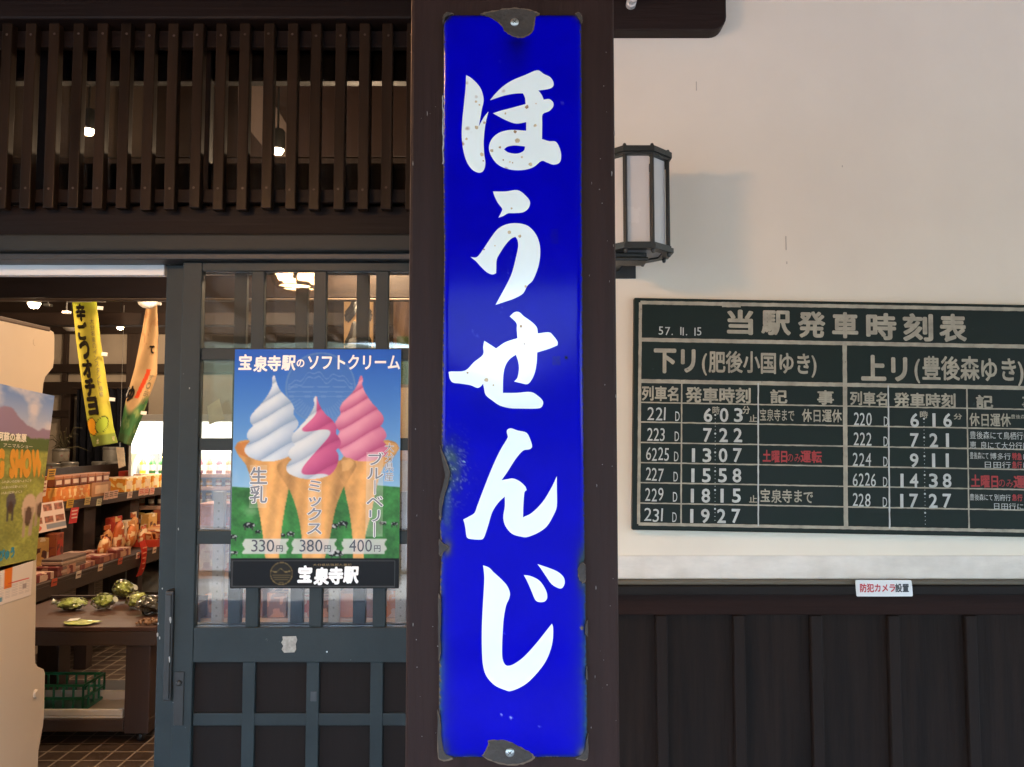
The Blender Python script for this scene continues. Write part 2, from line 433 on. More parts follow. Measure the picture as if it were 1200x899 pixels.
# ================================================================== STATION BUILDING
YW = 2.60                                            # face of the wall and of the fixed door leaf
B = thing('station_building', 'old wooden station building with cream plaster wall, dark lattice transom and slate grey sliding doors', 'building', (0, YW, 0))
zW = lambda py, Y=YW: P(600, py, Y).z
xW = lambda px, py=450, Y=YW: P(px, py, Y).x
z_led = zW(651); z_bot = zW(678)
XJ = xW(640)                                         # the wall begins at an upright hidden behind the porch post
# plaster wall
g = MB(); g.box((XJ, YW, z_bot - .02), (4.6, YW + .14, 4.4)); obj('plaster_wall', g, M_plaster, B)
g = MB(); g.box((XJ, YW - .005, z_bot), (4.6, YW - .0005, z_led), .004); obj('plaster_skirting', g, M_ledge, B, 'stained off-white plaster band along the foot of the wall')
g = MB(); g.box((XJ, YW - .03, zW(683.5)), (4.6, YW + .1, z_bot - .001), .003)
obj('sill_strip', g, pmat('khaki_strip', (.105, .085, .055), .6, .2, 1, WOODH, .2, 4), B)
g = MB(); g.box((XJ, YW - .05, zW(694)), (4.6, YW + .1, zW(683.5) - .001), .004); obj('wall_sill', g, M_sill, B)
g = MB(); g.box((XJ, YW - .022, zW(719)), (4.6, YW + .1, zW(694) - .001), .003)
obj('wainscot_rail', g, pmat('rail_wood', (.0185, .0088, .0068), .7, .3, 1, WOODH, .3, 4, spec=.1), B)
wz = zW(719) - .001
wa = MB(); wa.box((XJ, YW, .02), (4.6, YW + .1, wz)); WA = obj('wainscot_panel', wa, M_wains, B)
bx0 = xW(774, 730); pitch = xW(864, 730) - bx0
g = MB(); g.box((bx0 - .0175, YW - .022, .02), (bx0 + .0175, YW - .0005, wz - .001), .004)
bat = obj('batten', g, M_batten, WA)
for k in [-1, 1, 2, 3, 4, 5, 6, 7, 8]: dup_part(bat, (pitch * k, 0, 0), WA)
g = MB(); g.box((XJ - .16, YW - .06, 0), (XJ - .001, YW + .16, 4.4), .006); obj('wall_upright', g, M_post, B)
# tiny scratches and nail marks on the plaster
for px, py, l_ in [(816, 101, .03), (921, 285, .045), (922, 308, .008), (987, 195, .006)]:
    p = P(px, py, YW); g = MB(); g.box((p.x - .0012, YW - .0012, p.z - l_ / 2), (p.x + .0012, YW + .002, p.z + l_ / 2)); obj('wall_scratch', g, pmat('scratch', (.46, .39, .31), .8), B)

# lintel over the doors, brown beam, lattice
XL = -5.0; XR = XJ - .161
g = MB(); g.box((XL, YW - .07, zW(299)), (XR, YW + .16, zW(280.5)), .006); obj('lintel', g, M_lintel, B)
g = MB(); g.box((XL, YW - .035, zW(306.5)), (XR, YW + .16, zW(299) - .001), .003); obj('door_track', g, pmat('dark_track', (.022, .024, .025), .5, .2, 1, WOODH), B)
g = MB(); g.box((XL, YW - .05, zW(280.5) + .001), (XR, YW + .14, zW(246)), .006); obj('lower_beam', g, M_beam, B)
YS = 2.50
g = MB(); g.box((XL, YS - .03, zW(22, YS - .03)), (XR, YW + .14, zW(22, YS - .03) + .34), .008); obj('upper_beam', g, M_beam, B)
LT = bpy.data.objects.new('lattice', None); C.objects.link(LT); LT.parent = B; XF[LT.name] = XF[B.name]
lat = MB(); lat.box((XL, YS + .031, zW(234, YS)), (XR, YS + .056, zW(218, YS)), .003); obj('lattice_rail', lat, M_beam, LT)
lat = MB(); lat.box((XL, YS + .031, zW(50, YS)), (XR, YS + .056, zW(30, YS)), .003); obj('lattice_rail', lat, M_beam, LT)
sx0 = P(8.0, 40, YS).x; sp = 28.75 * YS / F
sg = MB(); sg.box((sx0 - .0165, YS, zW(244.5, YS)), (sx0 + .0165, YS + .03, zW(24, YS)), .003)
slat = obj('slat', sg, M_slat, LT)
screws = []
for yy in (40.5, 221):
    sc = MB(); sc.lathe((sx0, YS + .0005, zW(yy, YS)), [(.0042, 0), (.0036, -.0016), (0, -.002)], 8, 'Y'); screws.append(obj('slat_screw', sc, pmat('brown_screw', (.05, .034, .024), .5, .2, 60), LT))
for k in range(-6, 22):
    if k: q_ = dup_part(slat, (sp * k + rnd.uniform(-.0015, .0015), 0, rnd.uniform(-.004, .004)), LT); q_.rotation_euler = (0, rnd.uniform(-.0008, .0008), 0)
    for screw in (screws if k else []): dup_part(screw, (sp * k + rnd.uniform(-.002, .002), 0, rnd.uniform(-.004, .004)), LT)
# transom frame and glass behind the lattice
yt = YW + .03
zt0, zt1 = zW(246, yt), zW(22, yt)
for px in (-330, -140, 50, 240, 428, 560):
    x = P(px, 140, yt).x; g = MB(); g.box((x - .016, yt, zt0), (x + .016, yt + .035, zt1), .002); obj('transom_mullion', g, M_beam, B)
for ya0, ya1, nm in ((248, 189, 'blackout_board'), (92, 22, 'blackout_board')):  # opaque boards added over the dark glazed bands to stop shop light leaking
    g = MB(); g.box((XL, yt + .02, zW(ya0, yt)), (XR, yt + .06, zW(ya1, yt)), .002); obj(nm, g, M_beam, B)
g = MB(); g.box((XL, yt + .014, zt0 + .004), (XR, yt + .018, zt1)); obj('transom_pane', g, glass('transom_glass', (.75, .76, .76), .02, .35), B)

# ---- sliding door leaf (built once at the front track, the rear leaf is a copy)
DX0 = xW(212, 400); PW = xW(369, 400) - xW(295.8, 400)     # left edge, muntin pitch
zt = [zW(317.5), zW(407.5), zW(421.5), zW(513.5), zW(528), zW(622), zW(638), zW(735.5)]
def leaf(y0, parent, name_label):
    th = .034
    D = bpy.data.objects.new('sliding_door', None); C.objects.link(D); D.parent = parent; XF[D.name] = XF[parent.name]; D['label'] = name_label
    xl = DX0; xg0 = DX0 + .062; xg1 = xg0 + PW * 4 - .04; xr = xg1 + .062
    z_top = zW(306.5) - .002
    g = MB(); g.box((xl, y0, .012), (xg0, y0 + th, z_top), .003); st = obj('stile', g, M_slate, D)
    dup_part(st, (xr - xg0, 0, 0), D)
    g = MB(); g.box((xg0 + .0005, y0 + .001, zt[0]), (xg1 - .0005, y0 + th - .001, z_top - .001), .002); obj('top_rail', g, M_slate, D)
    zr0 = zW(776.5)
    g = MB(); g.box((xg0 + .0005, y0 + .001, zr0), (xg1 - .0005, y0 + th - .001, zt[7]), .002); obj('middle_rail', g, M_slate, D)
    g = MB(); g.box((xg0 + .0005, y0 + .001, .012), (xg1 - .0005, y0 + th - .001, .12), .002); obj('bottom_rail', g, M_slate, D)
    mw = .040
    # upright and level muntins of the glazed part
    for k in range(1, 4):
        x = xg0 + PW * k - mw
        g = MB(); g.box((x, y0 + .004, zt[7] + .0005), (x + mw, y0 + th - .006, zt[0] - .0005), .002); obj('muntin', g, M_slate, D)
        g = MB(); g.box((x - .005, y0 + .006, .1205), (x + .034, y0 + th - .006, zr0 - .0005), .002); obj('muntin', g, M_slate, D)
    for a, b_ in ((1, 2), (3, 4), (5, 6)):
        g = MB(); g.box((xg0 + .001, y0 + .0065, zt[b_]), (xg1 - .001, y0 + th - .007, zt[a]), .002); obj('glazing_bar', g, M_slate, D)
    zz = zr0
    hz = zW(776.5) - zW(837)
    while zz - hz > .25:
        g = MB(); zz -= hz
        g.box((xg0 + .001, y0 + .0085, zz - .038), (xg1 - .001, y0 + th - .008, zz), .002); obj('panel_bar', g, M_slate, D)
        zz -= .038
    g = MB(); g.box((xg0 + .0005, y0 + .018, .121), (xg1 - .0005, y0 + .024, zr0 - .0005)); obj('lower_panel', g, M_panel, D)
    g = MB(); g.box((xg0 + .0005, y0 + .018, zt[7] + .0005), (xg1 - .0005, y0 + .021, zt[0] - .0005)); obj('glass_pane', g, M_glass, D)
    return D
DF = leaf(YW, B, 'fixed slate grey glazed door leaf with lower dark panels')
DR = leaf(YW, B, 'opened slate grey door leaf with a long dark pull')
dxr = xW(193, 400, YW + .045) - DX0
DR.location = (dxr, .045, 0)
# pull and lock plate
g = MB(); p0 = P(193.5, 693, YW - .018); p1 = P(203, 823, YW - .018)
g.box((xW(193.8, 750), YW - .012, p1.z), (xW(203.5, 750), YW + .044, p0.z), .004)
g.box((xW(195, 750), YW - .018, p1.z + .01), (xW(202, 750), YW - .0121, p0.z - .01), .002)
obj('door_pull', g, M_black, B)
g = MB(); g.box((xW(204.5, 800), YW - .004, zW(850)), (xW(216, 800), YW + .001, zW(787)), .0015)
g.lathe((xW(210.5, 800), YW - .004, zW(800)), [(.009, 0), (.008, -.008), (.004, -.01), (0, -.01)], 14, 'Y')
obj('lock_plate', g, M_black, DF)
r2 = random.Random(3)
for x, y, a, b_ in ((184.5, 744, 1.3, 3.2), (187, 748, .8, 2), (185.5, 731, .7, 1.6), (199.5, 726, 1.2, 4), (198.5, 772, 1.1, 4.5), (190, 690, .6, 1.2), (222, 455, .6, 1.4), (209, 620, .7, 1.8)):
    Yq = YW + .0445 if x < 203 and x < 195 else (YW - .0184 if x < 203 else YW - .0004)
    g = MB(); g.prism([P(x + a * r2.uniform(.6, 1.2) * math.cos(q * .785), y + b_ * r2.uniform(.6, 1.2) * math.sin(q * .785), Yq) for q in range(8)], (0, .0005, 0)); obj('paint_chip', g, pmat('chipped_undercoat', (.34, .34, .32), .7, .3, 60), B)
# leftover tape and a small plate on the fixed leaf
pts = [(331, 746), (347, 745.5), (348.3, 750), (346.5, 755), (347, 761), (345, 764.5), (333, 765), (330, 761), (332, 757), (329.5, 753), (331.5, 750)]
g = MB(); g.prism([P(x, y, YW - .0004) for x, y in pts], (0, -.0005, 0)); obj('tape_remnant', g, pmat('old_tape', (.34, .33, .29), .7, .3, 60), DF, 'scrap of old pale tape on the door rail')
g = MB(); g.box((xW(363.5, 816), YW + .0035, zW(822.5)), (xW(370.5, 816), YW + .0065, zW(811)), .001); obj('cover_plate', g, pmat('grey_plate', (.05, .055, .06), .5), DF)
g = MB(); g.lathe((xW(312.5, 750), YW + .002, zW(750)), [(.004, 0), (.003, -.004), (0, -.004)], 8, 'Y'); obj('nail_head', g, M_black, DF)
g = MB(); g.lathe((xW(383, 764), YW + .002, zW(764)), [(.0028, 0), (.002, -.003), (0, -.003)], 8, 'Y'); obj('nail_head', g, M_white, DF)
# pale bar over the open doorway
g = MB(); xb = xW(193, 315, YW + .05) - .002
g.box((XL, YW + .052, zW(322.5, YW + .05)), (xb, YW + .085, zW(310, YW + .05)), .003)
obj('header_bar', g, M_alu, B, 'pale bar across the top of the open doorway')
g = MB(); g.box((XL, YW + .046, zW(310, YW + .05) + .001), (xb, YW + .09, zW(306.5, YW + .05)), .001); obj('header_trim', g, pmat('grey_trim', (.2, .21, .21), .5), B)
# outer wall left of the doorway, end and back walls, ceilings, roof
g = MB(); g.box((XL, YW, 0), (-2.55, YW + .14, zW(306) - .002)); obj('side_panel_wall', g, M_wains, B)
g = MB(); g.box((-6, YW, 0), (XL - .001, YW + .14, 4.4)); obj('corner_wall', g, M_wains, B)
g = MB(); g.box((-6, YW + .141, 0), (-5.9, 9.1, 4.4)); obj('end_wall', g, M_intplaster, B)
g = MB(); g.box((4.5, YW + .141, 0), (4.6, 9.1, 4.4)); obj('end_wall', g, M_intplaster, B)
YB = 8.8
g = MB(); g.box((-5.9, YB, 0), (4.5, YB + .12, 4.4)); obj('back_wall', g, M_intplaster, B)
g = MB(); g.box((-6, YW - .0, 4.401), (4.6, 9.1, 4.5)); obj('ceiling', g, M_intwood, B)
bm = MB(); bm.prism([(-9, -4.0, 2.62), (-9, YW - .001, 3.15), (-9, YW - .001, 3.22), (-9, -4.0, 2.69)], (18, 0, 0)); obj('eave_ceiling', bm, M_ceil, B)
g = MB()
for i in range(-12, 13, 1):
    x = i * .72 + .2
    g.prism([(x - .03, -3.95, 2.557), (x - .03, YW - .075, 3.07), (x - .03, YW - .075, 3.139), (x - .03, -3.95, 2.623)], (.06, 0, 0))
obj('rafter_row', g, M_ceil, B)
g = MB(); g.box((-9, -4.06, 2.55), (9, -4.005, 2.74), .004); obj('eave_fascia', g, M_beam, B)
g = MB(); g.prism([(-9.3, -4.2, 2.78), (-9.3, 5.6, 5.9), (-9.3, 9.6, 4.6), (-9.3, 9.6, 4.52), (-9.3, 5.6, 5.78), (-9.3, -4.2, 2.745)], (18.6, 0, 0)); obj('roof', g, pmat('roof_tile', (.06, .06, .065), .6, .3, 20), B)

# ---- timber frame seen inside the shop
def tb(px0, py0, px1, py1, Y, dep=.12, m=None, name='inner_beam', lab=None):
    a = P(px0, py0, Y); b_ = P(px1, py1, Y)
    q = MB(); q.box((a.x, Y, min(a.z, b_.z)), (b_.x, Y + dep, max(a.z, b_.z)), .004)
    return obj(name, q, m or M_intwood, B, lab)
tb(-400, 322, 700, 349, 3.9)                          # beam just inside the doorway
tb(-400, 349.5, 700, 352, 3.89, .02, pmat('beam_edge', (.14, .10, .07), .6), 'beam_edge_strip')
tb(-300, 366, 640, 381, 6.0)                          # second beam, deeper in
tb(-200, 383, 620, 391, YB - .08, .075); tb(-200, 426.5, 620, 437, YB - .08, .075); tb(-200, 447.5, 165, 462, YB - .08, .075)
tb(149, 391, 166, 620, YB - .09, .085, M_intwoodv, 'inner_post'); tb(74.5, 391, 77.5, 447, YB - .05, .045, M_intwoodv, 'inner_post')
tb(72, 462, 80, 545, YB - .09, .085, M_intwoodv, 'inner_post'); tb(40, 481, 80, 489, YB - .1, .015)
tb(300, 391, 318, 620, YB - .09, .085, M_intwoodv, 'inner_post')
tb(-300, 300, 640, 383, YB - .095, .09, M_intwood, 'darkening_board')  # this board and the next are added to darken the upper back wall
tb(200, 391.5, 640, 430, YB - .06, .05, M_intwood, 'darkening_board')
# upper partition glimpsed through the lattice: plaster panel, beams and a pale diagonal brace
YU = 5.0
tb(-500, 20, 720, 96, YU, .1); tb(-500, 185, 720, 262, YU, .1)
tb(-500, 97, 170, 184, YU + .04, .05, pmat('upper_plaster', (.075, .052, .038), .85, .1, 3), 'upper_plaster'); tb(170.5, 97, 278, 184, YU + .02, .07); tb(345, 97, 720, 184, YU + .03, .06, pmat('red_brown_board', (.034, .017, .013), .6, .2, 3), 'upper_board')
tb(278.5, 97, 344.5, 184, YU + .05, .04, pmat('upper_backing', (.05, .032, .026), .6, .2, 3), 'upper_board')
q = MB(); q.prism([P(x, y, YU + .02) for x, y in ((279, 98), (306, 98), (345, 160), (345, 184), (318, 184), (279, 136))], (0, .028, 0)); obj('diagonal_brace', q, pmat('pale_brace', (.20, .15, .13), .7, .1, 5), B)
for px in (40, 92, 138): tb(px, 97, px + 3, 184, YU + .02, .02, M_intwoodv, 'upper_stud')
# ================================================================== PORCH POST
YP = .89
xp0, xp1 = P(478, 450, YP).x, P(723, 450, YP).x
PO = thing('porch_post', 'thick dark brown square wooden porch post carrying the blue enamel sign', 'post', ((xp0 + xp1) / 2, YP + .1, 0))
g = MB(); g.box((xp0, YP, .0), (xp1, YP + (xp1 - xp0), 2.98), .004); obj('shaft', g, M_post, PO)
g = MB(); g.box((xp0 - .03, YP - .03, 0), (xp1 + .03, YP + (xp1 - xp0) + .03, .14), .02); obj('base_stone', g, M_concrete, PO)
r2 = random.Random(12); M_speck = pmat('pale_paint_speck', (.22, .20, .18), .7, .3, 80)
for k in range(46):                                   # knocks and specks in the paint
    px = r2.choice([r2.uniform(480, 514), r2.uniform(690, 722)]); py = r2.uniform(4, 895); a = r2.uniform(.25, .75); b_ = a * r2.choice([1, 1, 1.6, 5])
    g = MB(); g.prism([P(px + a * r2.uniform(.6, 1.2) * math.cos(q * .785), py + b_ * r2.uniform(.6, 1.2) * math.sin(q * .785), YP - .0003) for q in range(8)], (0, .0004, 0)); obj('paint_speck', g, M_speck, PO)
ya = YW - .06
a0 = P(700, 35, ya); a1 = P(851, 0, ya); r_ = .045; zb = a0.z; xe = a1.x; xs0 = XJ - .06
pts = [(xs0, ya, zb), (xe - r_, ya, zb)] + [(xe - r_ + r_ * math.sin(t * math.pi / 12), ya, zb + r_ - r_ * math.cos(t * math.pi / 12)) for t in range(1, 7)] + [(xe, ya, zb + .22), (xs0, ya, zb + .22)]
g = MB(); g.prism(pts, (0, .059, 0), .004); ARM = obj('bracket_board', g, pmat('arm_wood', (.016, .008, .006), .6, .25, 1, WOODH, .3, 4, spec=.2), B, 'dark board end with a rounded lower corner high on the plaster wall')
p = P(739, 6, ya); q = MB(); q.lathe((p.x, ya - .0005, p.z), [(.016, 0), (.016, -.018), (.011, -.022), (.011, -.032), (.016, -.036), (.015, -.05), (.005, -.052), (.005, -.04), (0, -.04)], 16, 'Y')
obj('knob_insulator', q, pmat('porcelain', (.62, .61, .58), .2, .03, 10, bump=0), ARM, smooth=True)
p = P(724, 48.5, YP + .1); q = MB(); q.lathe((xp1, YP + .1, p.z), [(.005, 0), (.005, .005), (.0025, .0055), (.0025, .0095), (0, .0095)], 12, 'X'); obj('screw_eye', q, M_black, PO)

# ================================================================== ENAMEL STATION SIGN
YN = YP - .003
xs_c = P(601, 450, YN).x
SG = thing('station_sign', 'tall chipped blue enamel station sign with white hiragana screwed to the dark post', 'sign', (xs_c, YN, P(600, 890, YN).z))
YF = YN - .009                                        # face
Lp = [(15, 524.5), (20, 521), (27, 519.4), (100, 518.9), (179, 518.8), (300, 520), (450, 517.6), (515, 517), (530, 517.2), (542, 522), (555, 526), (563, 525), (570, 523), (583, 518.6), (604, 516.3), (620, 515), (636, 516), (641, 521.5), (646, 517), (680, 515.2), (760, 514.4), (876, 513.4), (885, 515), (890, 521)]
Rp = [(15, 676.5), (20, 680.5), (27, 681.8), (100, 682.3), (240, 682.6), (400, 683.6), (560, 685.3), (640, 686.0), (656, 685.6), (666, 682.0), (678, 682.4), (686, 687), (733, 687.2), (816, 688.7), (880, 688.8), (886, 687.5), (890, 684)]
H_, W_ = 500, 100
yy = np.linspace(15, 890, H_)
xl_ = np.interp(yy, [a for a, _ in Lp], [b for _, b in Lp]); xr_ = np.interp(yy, [a for a, _ in Rp], [b for _, b in Rp])
tu = np.linspace(0, 1, W_); tu = .5 - .5 * np.cos(tu * math.pi) * (1 - .35 * np.sin(tu * math.pi))   # denser near the rims
tu = (tu - tu[0]) / (tu[-1] - tu[0])
GX = xl_[:, None] * (1 - tu) + xr_[:, None] * tu; GY = np.repeat(yy[:, None], W_, 1)
img = np.zeros((H_, W_, 3)); img[:] = (1, 0, 176)
n1 = vnoise(GX, GY, .03, 1); n2 = vnoise(GX, GY, .16, 2); n3 = vnoise(GX, GY, .5, 4)
img *= (1 + .10 * (n1 - .5))[..., None]
low = np.clip((GY - 560) / 220, 0, 1)
dl = GX - xl_[:, None]; dr_ = xr_[:, None] - GX; de = np.minimum(dl, dr_); db = 890 - GY; dt = GY - 15
fade = np.exp(-np.maximum(de - 1, 0) / (2.2 + 5.4 * low)) * (.35 + .75 * low) * (.75 + .5 * n2)
blend(img, np.clip(fade, 0, 1) * .95, (52, 84, 112))
blend(img, np.clip(np.exp(-db / 5.0) * (.5 + n2), 0, .9), (48, 66, 92))
blend(img, np.clip(np.exp(-dt / 2.5) * (.4 + n2) * .8, 0, .9), (22, 26, 48))
rim = np.clip((1.6 + 2.2 * (n3 - .45) * 2 - de) / 1.0, 0, 1); blend(img, rim * .85, (62, 58, 52))
rim = np.clip((.9 + 3.4 * (n3 - .5) * (1 + low) - np.minimum(dl, db)) / .8, 0, 1); blend(img, rim * .8, (128, 112, 88))
# worn bloom beside the dented left edge and the right chip
for cx, cy, rx, ry, c, a in [(527, 548, 16, 34, (62, 84, 96), .95), (524, 600, 8, 45, (60, 86, 118), .7), (683, 668, 8, 26, (58, 72, 70), .95), (524, 642, 6, 9, (92, 84, 72), .9), (686, 884, 9, 9, (120, 104, 84), .8), (516, 880, 10, 14, (70, 62, 52), .8), (677, 18, 5, 6, (90, 80, 64), .7), (524, 19, 5, 5, (50, 46, 42), .8)]:
    q = np.exp(-(((GX - cx) / rx) ** 2 + ((GY - cy) / ry) ** 2) * 1.2) * (.45 + 1.1 * n2); blend(img, np.clip(q, 0, 1) * a, c)
blend(img, np.clip((n3 - .62) * 9, 0, 1) * np.clip(np.exp(-(((GX - 529) / 22) ** 2 + ((GY - 552) / 40) ** 2)), 0, 1) * .7, (150, 160, 160))
# rust bleeding down from the top tab, small specks
q = np.exp(-((GX - 606) / 12) ** 2) * np.exp(-np.abs(GY - 50) / 18); blend(img, q * .5, (8, 8, 50))
for cx, cy, r0, c in [(663.5, 419, 1.8, (8, 8, 22)), (585.5, 72, .9, (70, 80, 190)), (659, 121, .9, (160, 160, 190)), (588, 838, .9, (190, 195, 240)), (598.6, 841, 1.5, (170, 185, 235)), (632.5, 852, .9, (150, 160, 230)), (560, 393, 1., (60, 60, 200)), (591.5, 742, .8, (90, 90, 230)), (682, 736, 2.0, (130, 110, 80)), (543.5, 541, 1.2, (150, 170, 180))]:
    blend(img, np.clip(r0 + .6 - np.hypot(GX - cx, GY - cy), 0, 1), c)
for x0, y0, x1, y1, a in [(648, 417, 656, 428, .35), (645, 268, 654, 286, .14)]:
    blend(img, ((GX > x0) & (GX < x1) & (GY > y0) & (GY < y1)) * a * (.4 + n3), (70, 78, 90))
q = np.exp(-np.abs(GX - (600 - (GY - 295) * .18)) / .7) * ((GY > 293) & (GY < 368)) * np.clip((n3 - .45) * 4, 0, 1); blend(img, q * .5, (110, 115, 200))
q = np.exp(-np.abs(np.hypot(GX - 561, GY - 388) - 7) / .6) * (GX < 563) * (GY > 386); blend(img, q * .4, (120, 125, 210))
dep = .0052 * np.clip(1 - np.minimum(np.minimum(de, db), dt) / 7.0, 0, 1) ** 2
def sgn(u, v):
    j = int(round(v * (H_ - 1))); i = int(round(u * (W_ - 1)))
    p = P(GX[j, i], GY[j, i], YF); p.y += dep[j, i]; return p
M_enamel = vmat('enamel', .10, .045, 0, .05, 25)
o = sheet('enamel_plate', img, sgn, M_enamel, SG, (0, .003, 0))
for p in o.data.polygons: p.use_smooth = True
def zA(l, ox=490, oy=0, s=230 / 899): return [(ox + x * s, oy + y * s) for x, y in l]
M_letter = pmat('white_enamel', (.86, .90, .86), .16, .03, 12, bump=.03, coat=.3)
def rusty(name, amt):
    m = M_letter.copy(); m.name = name; nt = m.node_tree; b = nt.nodes['Principled BSDF']; lk = b.inputs['Base Color'].links[0]; src = lk.from_socket
    tc = nt.nodes.new('ShaderNodeTexCoord'); vo = nt.nodes.new('ShaderNodeTexVoronoi'); vo.inputs['Scale'].default_value = 62
    nz = nt.nodes.new('ShaderNodeTexNoise'); nz.inputs['Scale'].default_value = 160
    nt.links.new(tc.outputs['Object'], vo.inputs[0]); nt.links.new(tc.outputs['Object'], nz.inputs[0])
    ad = nt.nodes.new('ShaderNodeMath'); ad.operation = 'MULTIPLY_ADD'; ad.inputs[1].default_value = .22; nt.links.new(nz.outputs[0], ad.inputs[0]); nt.links.new(vo.outputs['Distance'], ad.inputs[2])
    sep = nt.nodes.new('ShaderNodeSeparateColor'); nt.links.new(vo.outputs['Color'], sep.inputs[0])
    mr = nt.nodes.new('ShaderNodeMapRange'); mr.inputs[1].default_value = .31; mr.inputs[2].default_value = .16; nt.links.new(ad.outputs[0], mr.inputs[0])
    th = nt.nodes.new('ShaderNodeMapRange'); th.inputs[1].default_value = 1 - amt; th.inputs[2].default_value = min(1.3, 1 - amt + .3); nt.links.new(sep.outputs[0], th.inputs[0])
    mu = nt.nodes.new('ShaderNodeMath'); mu.operation = 'MULTIPLY'; nt.links.new(mr.outputs[0], mu.inputs[0]); nt.links.new(th.outputs[0], mu.inputs[1])
    mx = nt.nodes.new('ShaderNodeMix'); mx.data_type = 'RGBA'; mx.inputs[7].default_value = (.42, .20, .07, 1)
    nt.links.new(mu.outputs[0], mx.inputs[0]); nt.links.new(src, mx.inputs[6]); nt.links.new(mx.outputs[2], b.inputs['Base Color'])
    return m
M_lr1 = rusty('white_enamel_rust_spotted', .9); M_lr2 = rusty('white_enamel_few_spots', .22)
def zC(l): return zA(l, 490, 440)
def zB(l): return zA(l, 490, 220)
def zD(l): return zA(l, 490, 650, 249 / 899)
HO1 = zA([(220,345),(245,360),(275,390),(292,420),(300,460),(292,500),(285,540),(278,580),(300,540),(322,512),(310,560),(303,610),(300,660),(303,710),(308,745),(303,775),(290,790),(270,790),(245,775),(222,740),(207,690),(200,630),(202,560),(210,480),(217,410)])
HO2 = zA([(330,460),(350,435),(385,400),(430,370),(490,345),(545,323),(575,340),(605,355),(620,380),(615,400),(590,410),(550,415),(565,435),(575,458),(600,455),(618,470),(618,490),(600,510),(570,525),(568,570),(567,638),(600,648),(630,650),(648,680),(655,715),(648,745),(620,755),(590,745),(565,738),(530,765),(490,778),(440,780),(390,768),(355,745),(330,705),(325,670),(340,635),(370,610),(410,598),(450,597),(495,600),(495,560),(450,567),(410,555),(370,535),(343,520),(380,508),(430,495),(492,478),(490,450),(480,428),(440,430),(390,440)])
HOH = zA([(393,685),(410,672),(440,667),(475,670),(490,672),(485,690),(465,702),(440,705),(410,698)])
U1 = zB([(343,18),(400,18),(455,12),(490,35),(512,65),(505,95),(480,113),(440,117),(412,118),(390,130),(368,138),(380,115),(385,97),(365,70),(350,40)])
U2 = zB([(240,318),(270,318),(300,280),(330,235),(360,195),(395,172),(440,163),(490,170),(520,190),(545,225),(558,270),(558,320),(548,370),(525,425),(500,450),(480,485),(440,508),(400,522),(355,537),(375,500),(405,445),(430,390),(448,320),(458,270),(455,240),(445,225),(425,235),(400,262),(375,300),(360,330),(358,370),(357,392),(340,398),(315,388),(290,365),(265,338)])
SE = zB([(140,845),(150,842),(215,838),(255,800),(297,765),(298,730),(303,702),(335,722),(357,737),(400,708),(455,690),(452,650),(450,620),(420,590),(440,572),(462,570),(485,590),(520,615),(543,640),(548,668),(600,663),(620,680),(638,705),(638,722),(600,738),(545,755),(543,800),(535,845),(520,880),(500,900),(470,895),(440,888),(455,870),(462,830),(458,795),(448,765),(420,785),(400,815),(390,860),(388,940),(450,940),(515,936),(550,955),(572,980),(565,1005),(540,1012),(470,1012),(420,1010),(375,998),(340,975),(310,950),(302,920),(298,898),(285,912),(270,917),(240,905),(190,897),(160,893),(145,875)])
NN = zC([(408,250),(425,242),(455,252),(495,262),(512,290),(522,325),(510,338),(480,345),(445,385),(410,440),(382,480),(410,475),(435,472),(465,485),(490,508),(497,525),(487,535),(482,590),(480,650),(520,630),(570,580),(610,515),(635,462),(635,520),(635,600),(620,640),(590,690),(550,720),(500,740),(470,738),(430,725),(400,690),(390,650),(397,600),(397,555),(370,580),(340,625),(320,690),(300,745),(280,752),(235,748),(222,738),(215,690),(207,660),(230,648),(258,630),(270,600),(300,520),(340,420),(375,345),(410,285),(407,265)])
JI = zD([(275,45),(300,55),(320,75),(350,102),(375,130),(388,160),(385,185),(372,215),(362,270),(357,340),(355,400),(357,440),(368,465),(385,470),(410,460),(450,430),(500,375),(540,325),(566,292),(571,310),(568,370),(550,430),(520,480),(470,535),(430,562),(390,577),(370,573),(325,553),(290,515),(275,470),(270,400),(270,300),(275,200),(280,100)])
J1 = zD([(447,86),(480,92),(515,112),(540,150),(546,180),(535,198),(510,200),(495,190),(478,150),(460,110)])
J2 = zD([(505,40),(550,55),(590,72),(615,95),(620,120),(610,140),(595,142),(565,125),(540,90),(520,60)])
def char(name, outs, mat, holes=()):
    """a painted character, fired 0.4 mm proud of the plate"""
    cu = bpy.data.curves.new(name, 'CURVE'); cu.dimensions = '2D'; cu.fill_mode = 'BOTH'; cu.extrude = .0002
    for o_ in list(outs) + list(holes):
        sm = smooth(o_, 4); s_ = cu.splines.new('POLY'); s_.points.add(len(sm) - 1)
        for k, (x, y) in enumerate(sm):
            p = P(x, y, YF); s_.points[k].co = (p.x - xs_c, p.z, 0, 1)
        s_.use_cyclic_u = True
    t = bpy.data.objects.new(name, cu); C.objects.link(t)
    me = bpy.data.meshes.new_from_object(t.evaluated_get(bpy.context.evaluated_depsgraph_get()))
    bpy.data.objects.remove(t); bpy.data.curves.remove(cu)
    bm = bmesh.new(); bm.from_mesh(me); bpy.data.meshes.remove(me)
    for v in bm.verts: v.co = Vector((xs_c + v.co.x, YF - .00035 - v.co.z, v.co.y))
    return obj('hiragana_character', bm, mat, SG)
M_spot = pmat('rust_spot', (.60, .45, .26), .5, .35, 200, bump=.1)
M_spotd = pmat('dark_rust_spot', (.36, .21, .10), .6, .35, 200, bump=.1)
